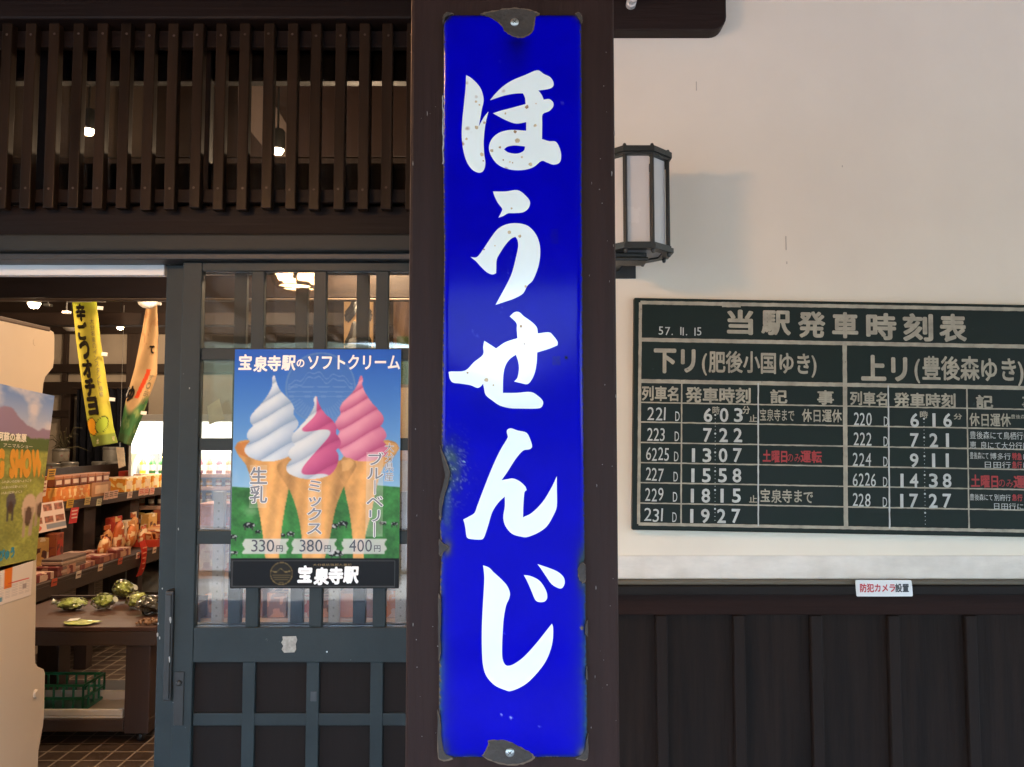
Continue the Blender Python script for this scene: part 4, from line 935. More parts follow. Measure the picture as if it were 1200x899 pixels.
# ---- printed sheet taped on the glass, left of the poster
g = MB(); a = [P(x, y, YW + .0225) for x, y in ((243, 476), (257, 467), (263, 491), (245, 498))]; g.prism(a, (0, -.0006, 0)); o = obj('taped_note', g, pmat('yellowed_paper', (.42, .40, .26), .7, .15, 30, bump=.1)); tag(o, 'small yellowish note taped to the glass just left of the ice cream poster', 'note')

# ================================================================== CREAM CABINET IN THE DOORWAY with posters on its side
XC = -1.75
prof = [(-40, 369), (0, 374.5), (40, 382.5), (59, 386.5), (63.2, 389), (64.3, 394), (64, 420), (62.5, 431), (58, 436.5), (53.5, 442), (51.3, 450), (50.2, 462), (47.6, 500), (45.5, 560), (43.2, 660), (41.6, 760), (42.0, 777), (44.5, 781), (51.5, 784), (53.2, 789), (52.2, 835), (51, 850), (45.5, 880), (43, 960), (-40, 1010)]
pp = [PX(x, y, XC) for x, y in prof]
yb = pp[-2].y
pp = pp[:-2] + [Vector((XC, yb, .03)), Vector((XC, pp[0].y, .03))]
cb = PX(30, 600, XC)
CA = thing('display_cabinet', 'tall cream metal cabinet with a curved edge and posters on its side', 'cabinet', (XC - .3, cb.y - .1, 0))
g = MB(); g.prism(pp, (-.03, 0, 0), .004); obj('side_panel', g, M_cream, CA)
g = MB(); g.prism([Vector((XC - .031, q.y - (.012 if i < len(pp) - 2 else -.0), q.z)) for i, q in enumerate(pp)], (-.62, 0, 0)); obj('carcass', g, M_cream, CA)
g = MB(); q0 = PX(-40, 368.2, XC); q1 = PX(60, 386.0, XC); g.box((XC - .65, q0.y + .01, q0.z + .004), (XC + .004, q1.y - .01, q0.z + .02), .004); obj('top_trim', g, pmat('brown_trim', (.10, .065, .045), .5), CA)
p = PX(41.5, 813, XC); g = MB(); g.lathe((XC + .0003, p.y, p.z), [(.016, 0), (.016, .003), (.012, .007), (0, .008)], 18, 'X'); obj('screw_cap', g, M_cream, CA)
p = PX(41, 401, XC); g = MB(); g.lathe((XC + .0003, p.y, p.z), [(.013, 0), (.013, .001), (0, .0012)], 18, 'X'); obj('screw_cap', g, M_cream, CA)
# the two prints
def cab_sheet(name, img, pts, m, par, curl=0):
    a, b_, c, d = [PX(x, y, XC) for x, y in pts]      # top-left, top-right, bottom-right, bottom-left
    def f(u, v):
        q = (a * (1 - u) + b_ * u) * (1 - v) + (d * (1 - u) + c * u) * v
        q = q.copy(); q.x = XC + .002 + curl * max(0, u - .72) ** 2 * max(0, 1 - v * 1.5) * 9; return q
    return sheet(name, img, f, m, par, (-.0008, 0, 0)), f
W2, H2 = 90, 180
u_, v_ = np.meshgrid(np.linspace(0, 1, W2), np.linspace(0, 1, H2)); X = u_ * 100; Y = v_ * 200
img = np.zeros((H2, W2, 3)); t = np.clip(Y / 55, 0, 1)[..., None]; img[:] = np.array((96, 128, 184)) * (1 - t) + np.array((196, 190, 200)) * t
blend(img, np.clip((vnoise(X, Y, .05, 41, 4) - .45) * 4, 0, 1) * .8, (214, 200, 200))
mt_ = 40 - 22 * np.exp(-((X - 52) / 16) ** 2) - 10 * np.exp(-((X - 20) / 14) ** 2) + 6 * vnoise(X, Y * 0, .15, 3); blend(img, soft(Y > mt_), (140, 118, 140))
mt_ = 52 - 8 * np.exp(-((X - 10) / 25) ** 2) + 5 * vnoise(X, Y * 0, .2, 5); blend(img, soft(Y > mt_), (84, 98, 56))
gc = np.zeros_like(img); gc[:] = (150, 150, 74); gc *= (.75 + .5 * vnoise(X, Y, .06, 8, 4) + .3 * (vnoise(X, Y, .5, 9) - .5))[..., None]; m = np.clip((Y - 68) / 4, 0, 1)[..., None]; img[:] = img * (1 - m) + gc * m
for cx, cy, s_, c in ((84, 136, 1.25, (206, 176, 150)), (62, 127, .8, (92, 84, 84)), (22, 134, 1., (214, 186, 160)), (98, 132, 1., (200, 170, 146)), (6, 130, .8, (120, 100, 90))):
    blend(img, soft(((X - cx) / (7 * s_)) ** 2 + ((Y - cy) / (13 * s_)) ** 2 < 1), c)
    for q in (-3.4, 3.4): blend(img, soft((np.abs(X - cx - q * s_) < 1.7 * s_) & (Y > cy) & (Y < cy + 27 * s_)), tuple(v * .85 for v in c))
    blend(img, soft(((X - cx) / (3.2 * s_)) ** 2 + ((Y - cy - 8 * s_) / (9 * s_)) ** 2 < 1) * .8, (74, 52, 42))
SP = thing('meadow_poster', 'meadow and mountain poster with big orange lettering on the side of the cream cabinet', 'poster', tuple(PX(20, 560, XC)))
so, sf = cab_sheet('poster_print', img, [(-60, 436), (61.5, 464), (41.5, 656), (-60, 688)], vmat('matt_print', .45, .35), SP, .008)
def CT(text, u0, v0, u1, v1, m, bold, par, f, lift=.003, gap=.08):
    o_ = f(u0, v1); ux = f(u1, v1) - o_; uy = f(u0, v0) - o_; g = MB()
    lx_, ly_ = ux.length, uy.length; ux.x = 0; uy.x = 0
    write(g, text, Vector((XC + lift, o_.y, o_.z)), ux.normalized(), uy.normalized(), lx_, ly_, bold, gap); return obj('lettering', g, m, par)
CT('G SHOW!', .44, .36, .985, .49, pk('print_orange', (216, 150, 56)), .09, SP, sf, gap=.14)
CT('阿蘇の高原', .44, .255, .74, .30, pk('print_cream', (236, 226, 206)), .04, SP, sf); CT('アニマルショ一', .5, .315, .82, .335, pk('print_cream', (236, 226, 206)), .0, SP, sf)
for k in range(3): CT('ふれあいの広場へようこそ', .5, .515 + k * .03, .84 - k * .05, .53 + k * .03, pk('print_cream', (236, 226, 206)), .0, SP, sf)
CT('びゅう', .52, .89, .70, .945, pk('print_teal', (60, 140, 160)), .08, SP, sf)
img = np.zeros((60, 50, 3)); u_, v_ = np.meshgrid(np.linspace(0, 1, 50), np.linspace(0, 1, 60)); img[:] = (226, 208, 192)
blend(img, ((u_ > .54) & (u_ < .66) & (v_ < .62)) * .95, (226, 112, 28)); blend(img, ((np.abs(v_ - .50) < .02) & (u_ > .6) & (u_ < .95)) * .8, (206, 70, 60))
blend(img, ((v_ * 22 % 1 < .35) & (u_ * 9 % 1 < .8) & (v_ > .08) & (v_ < .9) & ((u_ < .5) | (v_ > .55))) * .25, (110, 100, 110)); blend(img, ((u_ > .84) & (u_ < .90) & (v_ > .62) & (v_ < .76)) * .5, (110, 90, 90)); blend(img, ((u_ > .40) & (u_ < .53) & (v_ > .80) & (v_ < .92)) * .8, (70, 130, 150))
FL = thing('event_flyer', 'small white flyer with an orange stripe below the meadow poster on the cabinet', 'flyer', tuple(PX(20, 680, XC)))
cab_sheet('flyer_print', img, [(-40, 673), (38.5, 655.5), (35.5, 697.5), (-40, 722)], vmat('matt_print', .45, .35), FL)

# ================================================================== LOW TABLE and what lies on it
YLT = 4.05
tz = P(100, 735, YLT).z; lz = P(100, 845, YLT).z
xr_t = P(182.5, 740, YLT).x; xl_t = -2.62; yb_t = PZ(100, 702, tz).y
LT_ = thing('low_table', 'low dark brown wooden display table on castors with a lower shelf inside the doorway', 'table', ((xl_t + xr_t) / 2, YLT + .3, 0))
ap = tz - P(100, 757, YLT).z
g = MB(); g.box((xl_t, YLT, tz - .02), (xr_t, yb_t, tz), .003); obj('table_top', g, M_table, LT_)
for y0 in (YLT + .001, yb_t - .036):
    g = MB(); g.box((xl_t + .001, y0, tz - ap), (xr_t - .001, y0 + .035, tz - .0205), .002); obj('apron', g, M_tabler, LT_)
for x0 in (xl_t + .001, xr_t - .036):
    g = MB(); g.box((x0, YLT + .037, tz - ap), (x0 + .035, yb_t - .037, tz - .0205), .002); obj('apron', g, M_tabler, LT_)
g = MB(); g.box((xl_t, yb_t - .02, tz + .0005), (xr_t, yb_t, tz + .022), .002); obj('back_lip', g, M_tabler, LT_)
lw = P(176.5, 800, YLT).x - P(147.5, 800, YLT).x
for x0 in (xl_t + .005, P(147.5, 800, YLT + .03).x):
    for y0 in (YLT + .02, yb_t - .02 - lw):
        g = MB(); g.box((x0, y0, .055), (x0 + lw, y0 + lw, tz - ap - .0005 if False else tz - .021), .003); lg = obj('leg', g, M_tablev, LT_)
        g = MB(); g.lathe((x0 + lw / 2, y0 + lw / 2, .026), [(0, -.014), (.024, -.013), (.026, 0), (.024, .013), (0, .014)], 14, 'X'); g.box((x0 + lw / 2 - .02, y0 + lw / 2 - .015, .036), (x0 + lw / 2 + .02, y0 + lw / 2 + .015, .0545)); obj('castor', g, M_black, lg)
g = MB(); g.box((xl_t + .02, YLT + .021, lz - .012), (xr_t - .03, yb_t - .022, lz), .002); obj('lower_shelf', g, M_tabler, LT_)
xi = P(147.5, 800, YLT + .03).x
g = MB(); g.box((xl_t + .12, YLT + .012, lz - .055), (xi - .0005, YLT + .0205, lz + .002), .002); obj('shelf_rail', g, M_tabler, LT_)
# tray
M_tray = pmat('foam_tray', (.62, .57, .47), .6, .06, 20, bump=.15)
t0 = PZ(30, 842, lz + .045); t1 = PZ(146, 842, lz + .045); tb_ = PZ(146, 806, lz + .07)
TR = thing('foam_tray', 'shallow cream tray lying on the lower shelf under the table', 'tray', ((t0.x + t1.x) / 2, (t0.y + tb_.y) / 2, lz))
y0, y1 = YLT + .03, min(tb_.y, yb_t - .1); x0, x1 = -2.46, xi - .012
g = MB(); g.box((x0, y0, lz + .0008), (x1, y1, lz + .012), .003); obj('tray_base', g, M_tray, TR)
for a, b_ in (((x0, y0, lz + .0125), (x1, y0 + .014, lz + .045)), ((x0, y1 - .014, lz + .0125), (x1, y1, lz + .06)), ((x0, y0 + .0145, lz + .0125), (x0 + .014, y1 - .0145, lz + .045)), ((x1 - .03, y0 + .0145, lz + .0125), (x1, y1 - .0145, lz + .045))):
    g = MB(); g.box(a, b_, .004); obj('tray_side', g, M_tray, TR)
# green basket standing in the tray
M_green = pmat('green_plastic', (.012, .16, .065), .4, .1, 20, bump=.05)
gx0, gx1 = -2.46, P(101, 815, YLT + .12).x; gy0, gy1 = YLT + .09, YLT + .30; gz0, gz1 = lz + .0135, lz + .150
GB = thing('plastic_basket', 'green slatted plastic basket standing in the cream tray under the table', 'basket', ((gx0 + gx1) / 2, (gy0 + gy1) / 2, gz0))
def grid(name, o0, ax, lx_, lz_):
    g = MB(); o0 = Vector(o0); n_ = max(2, round(lx_ / .052))
    for k in range(n_ + 1):
        q = o0 + ax * (lx_ * k / n_); g.tube([q, q + UZ * lz_], .0055, 6)
    for h in (0, .47, 1): g.tube([o0 + UZ * lz_ * h, o0 + ax * lx_ + UZ * lz_ * h], .0075 if h else .009, 6)
    return obj(name, g, M_green, GB)
grid('basket_side', (gx0, gy0, gz0 + .01), UX, gx1 - gx0, gz1 - gz0 - .02); grid('basket_side', (gx0, gy1, gz0 + .01), UX, gx1 - gx0, gz1 - gz0 - .02)
grid('basket_side', (gx1, gy0, gz0 + .01), UY, gy1 - gy0, gz1 - gz0 - .02); grid('basket_side', (gx0, gy0, gz0 + .01), UY, gy1 - gy0, gz1 - gz0 - .02)
g = MB(); g.box((gx0, gy0, gz0), (gx1, gy1, gz0 + .006)); obj('basket_floor', g, M_green, GB)
# vegetable bags
M_veg = pmat('bagged_greens', (.40, .46, .11), .4, .6, 30, bump=.5, bscale=30, fleck=(.50, .52, .28), fleck_amt=.45, fleck_scale=14, coat=.6)
M_film = glass('crumpled_film', (.97, .98, .96), .15, .9, 1.45, wave=45)
M_tie = pmat('bag_twist', (.55, .58, .50), .25, .2, 30, bump=.3)
for k, (cx, by, w_, h_, lab, tail) in enumerate([
    (79, 717, .150, .058, 'long clear bag of greens lying at the left end of the low table', -1),
    (116.5, 716, .105, .075, 'clear bag of green vegetables second from the left on the low table', 1),
    (137, 709, .110, .085, 'clear bag of greens lying behind and above two other bags on the low table', 1),
    (156, 715, .110, .078, 'clear bag of green vegetables at the right of the low table beside the silvery bag', 1)]):
    q = PZ(cx, by, tz); yq = q.y + .04 + (.03 if k == 2 else 0); zq = tz + h_ / 2 + (.006 if k != 2 else .03)
    V_ = thing('vegetable_bag', lab, 'vegetable bag', (q.x, yq, tz), group='bagged vegetables on the low table')
    g = MB(); g.lump((q.x, yq, zq), (w_ * .44, .045, h_ * .42), .30, 4, k + 5, 4, None, .10); obj('greens', g, M_veg, V_, smooth=True)
    g = MB(); g.lump((q.x, yq, zq + .002), (w_ * .52, .055, h_ * .52), .18, 4, k + 25, 5, None, .06); obj('film', g, M_film, V_, smooth=True)
    g = MB(); g.tube([(q.x + tail * w_ * .42, yq, zq), (q.x + tail * w_ * .52, yq - .005, zq + .004), (q.x + tail * w_ * .66, yq - .01, zq + .012)], [.012, .006, .017], 9); obj('bag_neck', g, M_tie, V_, smooth=True)
q = PZ(172, 722, tz); V_ = thing('produce_bag', 'dark silvery plastic bag with produce at the right end of the low table', 'produce bag', (q.x, q.y + .04, tz))
g = MB(); g.lump((q.x, q.y + .04, tz + .045), (.06, .05, .042), .35, 3, 77, 5); obj('produce', g, pmat('dark_produce', (.06, .055, .045), .3, .5, 30, bump=.5, fleck=(.4, .4, .4), fleck_amt=.3, fleck_scale=25, coat=.5), V_, smooth=True)
g = MB(); g.lump((q.x, q.y + .04, tz + .05), (.068, .058, .05), .25, 3, 78, 5); obj('film', g, M_film, V_, smooth=True)
q = PZ(86, 733.5, tz); V_ = thing('herb_packet', 'flat green herb packet with a white label at the low table front', 'packet', (q.x, q.y, tz))
g = MB(); g.lump((q.x + .01, q.y + .045, tz + .008), (.075, .045, .007), .3, 3, 50, 4); obj('herbs', g, M_veg, V_, smooth=True)
g = MB(); g.box((q.x - .055, q.y + .03, tz + .0165), (q.x - .005, q.y + .085, tz + .018), rot=(0, -.05, .2)); obj('paper_label', g, M_white, V_)
q = PZ(171, 733.5, tz); V_ = thing('nut_packet', 'low packet of brown nuts at the front right corner of the low table', 'packet', (q.x, q.y, tz))
g = MB(); r2 = random.Random(5)
for k in range(46): g.lump((q.x + r2.uniform(-.05, .05), q.y + .045 + r2.uniform(-.04, .04), tz + .009 + r2.uniform(0, .008)), (.009, .008, .008), .1, 1, k)
o = obj('nut', g, pmat('brown_nut', (.20, .10, .045), .45, .4, 30, bump=.2), V_); o['kind'] = 'stuff'
# ================================================================== SHOP FURNITURE
XK = -2.69; zk = .65
yk0, yk1 = 4.45, 7.4
KC = thing('sales_counter', 'dark wooden two tier sales counter running back along the left of the shop', 'counter', (XK - .4, 5.9, 0))
g = MB(); g.box((XK - .85, yk0, zk - .02), (XK, yk1, zk), .003); obj('counter_top', g, M_tabler, KC)
g = MB(); g.box((XK - .03, yk0, zk - .095), (XK + .001, yk1, zk - .0205), .002); obj('counter_apron', g, M_tabler, KC)
for y in (4.6, 5.35, 6.05, 7.0):
    g = MB(); g.box((XK - .12, y, 0), (XK - .04, y + .08, zk - .021), .003); obj('leg', g, M_tablev, KC)
XU, zu = -2.96, 1.06
g = MB(); g.box((XU - .5, 5.0, zu - .018), (XU, 7.4, zu), .002); obj('upper_shelf', g, M_tabler, KC)
g = MB(); g.box((XU - .02, 5.0, zu - .062), (XU + .001, 7.4, zu - .0185), .002); obj('shelf_fascia', g, M_tabler, KC)
for y in (5.55, 5.85, 6.55, 7.2):
    g = MB(); g.box((XU - .30, y, zk + .0005), (XU - .07, y + .16, zu - .0185), .003); obj('shelf_upright', g, M_intwoodv, KC)
g = MB(); g.box((XU - .52, 4.45, zk), (XU - .505, 7.4, 1.25)); obj('back_board', g, M_intwood, KC)

GOODM = {}
def gm_(c, r=.5): return pmat('print_%d_%d_%d' % c, lin(c), r, .12, 40, bump=.05, bscale=200)
def printed(c, c2, name=None):
    """packaging: ground colour with printed blocks"""
    n = 'pack_%d_%d_%d_%d' % (c + (c2[0],))
    if n in MATS: return MATS[n]
    m = pmat(n, lin(c), .4, .1, 30, bump=.0); nt = m.node_tree; b = nt.nodes['Principled BSDF']; src = b.inputs['Base Color'].links[0].from_socket
    tc = nt.nodes.new('ShaderNodeTexCoord'); br = nt.nodes.new('ShaderNodeTexVoronoi'); br.distance = 'CHEBYCHEV'; br.inputs['Scale'].default_value = 26
    nt.links.new(tc.outputs['Object'], br.inputs[0]); sep = nt.nodes.new('ShaderNodeSeparateColor'); nt.links.new(br.outputs['Color'], sep.inputs[0])
    mr = nt.nodes.new('ShaderNodeMapRange'); mr.inputs[1].default_value = .62; mr.inputs[2].default_value = .64; nt.links.new(sep.outputs[0], mr.inputs[0])
    mx = nt.nodes.new('ShaderNodeMix'); mx.data_type = 'RGBA'; mx.inputs[7].default_value = (*lin(c2), 1)
    nt.links.new(mr.outputs[0], mx.inputs[0]); nt.links.new(src, mx.inputs[6]); nt.links.new(mx.outputs[2], b.inputs['Base Color']); return m
def pack(name, label, cat, lo, hi, m, group=None, lid=None, band=None, rot=0, face='x'):
    """a carton: body with bevelled edges, a lid or a printed band as its parts"""
    lo = Vector(lo); hi = Vector(hi); c = (lo + hi) / 2
    t = thing(name, label, cat, (c.x, c.y, lo.z), (0, 0, rot), group)
    M = XF[t.name]; d = (hi - lo) / 2
    def part(nm, a, b_, mm, bev=.002):
        q = MB(); q.box(a, b_, bev)
        for v in q.bm.verts: v.co = M @ v.co
        return obj(nm, q, mm, t)
    h = hi.z - lo.z
    part('carton', (-d.x, -d.y, 0), (d.x, d.y, h * (.72 if lid else 1)), m)
    if lid: part('lid', (-d.x - .002, -d.y - .002, h * .72 + .0003), (d.x + .002, d.y + .002, h), lid)
    if band:
        if face == 'x': part('printed_label', (d.x + .0003, -d.y * .7, h * .2), (d.x + .0016, d.y * .7, h * (.62 if lid else .8)), band, 0)
        else: part('printed_label', (-d.x * .7, -d.y * .7, h + .0003), (d.x * .7, d.y * .7, h + .0014), band, 0)
    return t
ORD = ['nearest', 'second', 'third', 'fourth', 'fifth', 'sixth', 'seventh', 'eighth', 'ninth', 'tenth', 'eleventh', 'farthest']
# orange gift carton and the row of small brown boxes on it
pack('gift_carton', 'long orange carton on the upper shelf under the row of small brown boxes', 'carton', (XU - .26, 5.36, zu + .0005), (XU - .01, 5.80, zu + .095), printed((226, 128, 52), (236, 170, 90)), None, None, printed((232, 140, 60), (250, 210, 150)))
pack('kraft_carton', 'tan cardboard carton standing beyond the orange carton on the upper shelf', 'carton', (XU - .26, 5.83, zu + .0005), (XU - .01, 6.10, zu + .10), gm_((176, 122, 78)), None, None, gm_((216, 172, 130)))
for k in range(7):
    y = 5.36 + k * .105
    pack('brown_sweet_box', ORD[k] + ' small brown sweet box with a pale label in the row on the orange carton', 'sweet box', (XU - .13, y, zu + .1012), (XU - .015, y + .095, zu + .168), gm_((132, 70, 42)), 'small brown sweet boxes on the cartons', gm_((176, 110, 70)), gm_((230, 196, 170)))
for k in range(5):
    y = 6.35 + k * .16
    pack('orange_snack_pack', ORD[k] + ' orange and yellow snack pack on the far upper shelf', 'snack pack', (XU - .15, y, zu + .0006), (XU - .02, y + .13, zu + .105), printed((230, 150, 50), (250, 220, 150)), 'orange snack packs on the far upper shelf', None, gm_((240, 205, 160)))
pack('leaflet_holder', 'black leaflet holder with a yellow top at the near end of the upper shelf', 'holder', (XU - .16, 5.06, zu + .0006), (XU - .01, 5.22, zu + .17), gm_((28, 24, 22)), None, gm_((200, 160, 40)))
pack('cream_box', 'pale cream box beside the black leaflet holder', 'box', (XU - .2, 4.80, 1.02), (XU + .02, 5.02, 1.15), gm_((240, 205, 160)))  # plain pale cream carton
# price cards on the shelf front
def card(px, py, w_, h_, c, lab, c2=None, X_=XU + .0035, nm='price_card', grp='price cards on the shelf edge'):
    p = PX(px, py, X_); t = thing(nm, lab, 'price card', tuple(p), group=grp)
    g = MB(); g.box((X_, p.y - w_ / 2, p.z - h_ / 2), (X_ + .0012, p.y + w_ / 2, p.z + h_ / 2), rot=(rnd.uniform(-.06, .06), .12, 0)); obj('card', g, gm_(c), t)
    g = MB()
    for q in range(3): g.box((X_ + .0042, p.y - w_ * .36, p.z + h_ * (.26 - .22 * q)), (X_ + .0052, p.y + w_ * (.36 - .1 * (q == 1)), p.z + h_ * (.34 - .22 * q)), rot=(0, .12, 0))
    obj('printed_line', g, gm_(c2 or (120, 60, 40)), t); return t
card(82, 590, .085, .06, (214, 170, 60), 'yellow price card at the near end of the upper shelf edge')
card(86.5, 604, .10, .105, (216, 64, 66), 'red price card with pale lines hanging below the upper shelf near the panel', (240, 214, 200))
card(102.5, 587, .075, .055, (214, 186, 120), 'cream price card on the middle of the upper shelf edge')
for k, px in enumerate((124.5, 130, 135.5)): card(px, 581 - k, .07, .06, (228, 184, 160), ORD[k] + ' pinkish price card in the trio at mid shelf', (90, 60, 50))
for k, px in enumerate((165.5, 171.5, 178)): card(px, 576.5 - k * .6, .09, .06, (226, 180, 156), ORD[k] + ' red edged price card in the far trio on the shelf', (210, 50, 40))
# picture panel and stacked magazines on the near counter
p = PX(60, 606, -2.86)
MP = thing('menu_panel', 'white picture panel with small food photos standing at the near end of the counter', 'panel', (-2.86, p.y, zk))
img = np.zeros((60, 70, 3)); u_, v_ = np.meshgrid(np.linspace(0, 1, 70), np.linspace(0, 1, 60)); img[:] = (228, 200, 186)
n4 = vnoise(u_ * 10, v_ * 10, 1.6, 61, 3); spots = (((u_ * 3) % 1 > .12) & ((u_ * 3) % 1 < .88) & ((v_ * 2.4) % 1 > .15) & ((v_ * 2.4) % 1 < .7) & (v_ < .75)); c = np.zeros_like(img); c[:] = (150, 84, 60); c *= (.5 + n4)[..., None]
blend(img, spots * .9, c); blend(img, ((v_ > .75) & (v_ < .92) & (u_ > .4)) * .8, (120, 128, 140)); blend(img, (np.hypot(u_ - .15, v_ - .84) < .1) * .9, (206, 80, 60))
ya_, yb_ = PX(40, 606, -2.86).y, PX(78.5, 606, -2.86).y; za_, zb2 = PX(60, 589, -2.86).z, PX(60, 622, -2.86).z
sheet('panel_print', img, lambda u, v: Vector((-2.86 - .03 * (1 - v), ya_ + (yb_ - ya_) * u, za_ + (zb2 - za_) * v)), vmat('matt_print', .45, .35), MP, (-.004, 0, 0))
g = MB(); g.box((-2.90, ya_ + .02, zk + .0005), (-2.866, yb_ - .02, zk + .02)); obj('panel_foot', g, M_white, MP)
for k in range(6):
    z = zk + .0205 + .0 + k * .0165 if False else zk + .0005 + k * .0165
    pack('magazine', ['lowest', 'second lowest', 'third', 'fourth', 'fifth', 'topmost'][k] + ' magazine in the stack under the picture panel', 'magazine', (-2.845, ya_ + .06 + rnd.uniform(0, .02), z), (-2.72, yb_ - .03 + rnd.uniform(0, .02), z + .0155), gm_([(150, 120, 100), (190, 160, 140), (120, 100, 90)][k % 3]), 'magazines stacked on the counter')
# flat wrapped boxes along the counter edge
cols = [(196, 150, 120), (178, 124, 96), (208, 172, 148), (168, 110, 86), (190, 140, 116)]
n_ = 0
for r in range(2):
    for k in range(6):
        y = 4.48 + k * .245 + r * .03; x = XK - .03 - r * .17
        if r == 1 and 4.6 < y < 5.3: continue
        c = cols[(k * 2 + r) % 5]
        pack('wrapped_box', '%s flat wrapped sweet box in the %s row on the lower counter' % (ORD[k], ['front', 'back'][r]), 'sweet box', (x - .155, y, zk + .0006), (x, y + .20, zk + .032 + .012 * ((k + r) % 3)), printed(c, (120, 54, 50)), 'flat wrapped boxes on the counter', None, printed((226, 196, 176), (150, 70, 70)), rnd.uniform(-.06, .06), 'z'); n_ += 1
# snack bags leaning behind, red trays with packets
M_snack = [printed((206, 120, 60), (240, 200, 150)), printed((214, 150, 90), (120, 50, 30)), printed((190, 96, 50), (240, 210, 170)), printed((222, 176, 120), (190, 60, 40))]
for k in range(7):
    y = 5.72 + k * .10; h = .15 + .05 * (k % 3); x = XK - .13 - .03 * (k % 2)
    t = thing('snack_bag', ORD[k] + ' upright orange snack bag leaning at mid counter', 'snack bag', (x, y, zk), group='upright snack bags on the counter')
    g = MB(); g.lump((x, y, zk + h * .5), (.032, .052, h * .46), .1, 3, k + 90, 3, (0, .15, 0)); obj('bag', g, M_snack[k % 4], t, smooth=True)
    g = MB(); g.box((x - .003, y - .045, zk + h * .93), (x + .003, y + .045, zk + h * 1.08), .001); obj('seal', g, M_snack[(k + 1) % 4], t)
M_redp = pmat('red_plastic', (.48, .045, .02), .35, .08, 20, bump=.03)
for k in range(3):
    y = 6.28 + k * .36
    t = thing('red_tray', ORD[k] + ' red plastic tray of packets at the far end of the counter', 'tray', (XK - .14, y + .16, zk), group='red trays at the far end of the counter')
    q = MB(); q.box((XK - .30, y, zk + .0008), (XK - .002, y + .33, zk + .008), .002); obj('tray_floor', q, M_redp, t)
    for a, b_ in (((XK - .30, y, zk + .0082), (XK - .29, y + .33, zk + .055)), ((XK - .012, y, zk + .0082), (XK - .002, y + .33, zk + .055)), ((XK - .2895, y, zk + .0082), (XK - .0125, y + .01, zk + .055)), ((XK - .2895, y + .32, zk + .0082), (XK - .0125, y + .33, zk + .055))):
        q = MB(); q.box(a, b_, .002); obj('tray_side', q, M_redp, t)
    for j in range(4):
        yy_ = y + .045 + j * .08
        u = thing('snack_packet', '%s leaning packet in the %s red tray' % (ORD[j], ORD[k]), 'packet', (XK - .15, yy_, zk + .01), group='packets in the red trays')
        q = MB(); q.box((XK - .24, yy_ - .012, zk + .012), (XK - .06, yy_ + .012, zk + .115), .005, rot=(.55, 0, rnd.uniform(-.1, .1))); obj('packet_body', q, M_snack[(j + k) % 4], u)
# red price streamer over the counter edge
p0, p1 = PX(166.5, 634, XK + .006), PX(162, 675, XK + .006)
RS = thing('price_streamer', 'long red paper streamer hanging from the far counter edge', 'streamer', tuple(p0))
bm = bmesh.new(); pr = None
for k in range(13):
    v = k / 12; x = XK + .006 + .03 * math.sin(v * 3); z = p0.z + (p1.z - p0.z) * v; y = p0.y - .05 * v
    q = (bm.verts.new((x, y - .045, z)), bm.verts.new((x + .004 * math.sin(v * 9), y + .045, z)))
    if pr: bm.faces.new((pr[0], pr[1], q[1], q[0]))
    pr = q
bmesh.ops.solidify(bm, geom=bm.faces[:], thickness=.001)
obj('paper_strip', bm, gm_((226, 66, 40), .6), RS)
g = MB()
for k in range(5): z = p0.z + (p1.z - p0.z) * (.2 + .15 * k); g.box((XK + .0388 - .00, p0.y - .06, z), (XK + .040, p0.y + .01 - .01 * k, z + .008))
obj('printed_line', g, gm_((240, 150, 110)), RS)
# crate under the counter
pack('storage_box', 'pale striped storage box on the floor under the sales counter', 'box', (XK - .36, 4.95, .2), (XK - .14, 5.3, .40), gm_((150, 136, 120)), None, gm_((170, 156, 140)))
g = MB(); g.box((XK - .6, 4.7, .16), (XK - .13, 6.9, .199), .003); obj('under_shelf', g, M_tabler, KC)
# ---- back shelf with flower tins and sake jars
zs = P(100, 557.5, 7.35).z
BS = thing('back_shelf', 'dark shelf at the back of the shop carrying flower tins and pale jars', 'shelf', (-4.2, 7.4, 0))
g = MB(); g.box((-5.2, 7.22, zs - .04), (P(151, 550, 7.3).x, 7.7, zs), .003); obj('shelf_board', g, M_intwood, BS)
for x in (-5.1, -4.2, -3.6):
    g = MB(); g.box((x, 7.3, 0), (x + .06, 7.6, zs - .0405)); obj('shelf_post', g, M_intwoodv, BS)
M_tin = pmat('flowered_tin', (.36, .32, .26), .4, .15, 10, bump=.05, fleck=(.30, .05, .06), fleck_amt=.55, fleck_scale=14)
M_jar = pmat('pale_jar', (.40, .39, .36), .4, .2, 14, bump=.05, fleck=(.10, .12, .14), fleck_amt=.4, fleck_scale=12)
def vessel(px, base_py, top_py, wpx, Y, m, nm, lab, cat, grp, zb_=None):
    p = P(px, base_py, Y); z0 = zb_ if zb_ is not None else p.z; h = P(px, top_py, Y).z - z0; r = wpx / 2 * Y / F
    t = thing(nm, lab, cat, (p.x, Y, z0), group=grp)
    g = MB(); g.lathe((p.x, Y, z0 + .0006), [(r * .96, 0), (r, .01), (r, h * .76), (r * .95, h * .8)], 22); obj('body', g, m, t, smooth=True)
    g = MB(); g.lathe((p.x, Y, z0 + .001), [(r * 1.03, h * .8), (r * 1.03, h * .95), (r * .95, h), (0, h)], 22); obj('lid', g, pmat('tin_lid', (.30, .29, .27), .4, .1, 20, metallic=.3), t, smooth=True); return t, z0 + h
vessel(63, 557.5, 543, 17, 7.32, M_tin, 'flower_tin', 'lower left flowered tin on the back shelf beside the dark curtain', 'tin', 'flowered tins on the back shelf', zs)
_, zt2 = vessel(81.5, 557.5, 541.5, 18, 7.32, M_tin, 'flower_tin', 'lower right flowered tin on the back shelf beside the dark curtain', 'tin', 'flowered tins on the back shelf', zs)
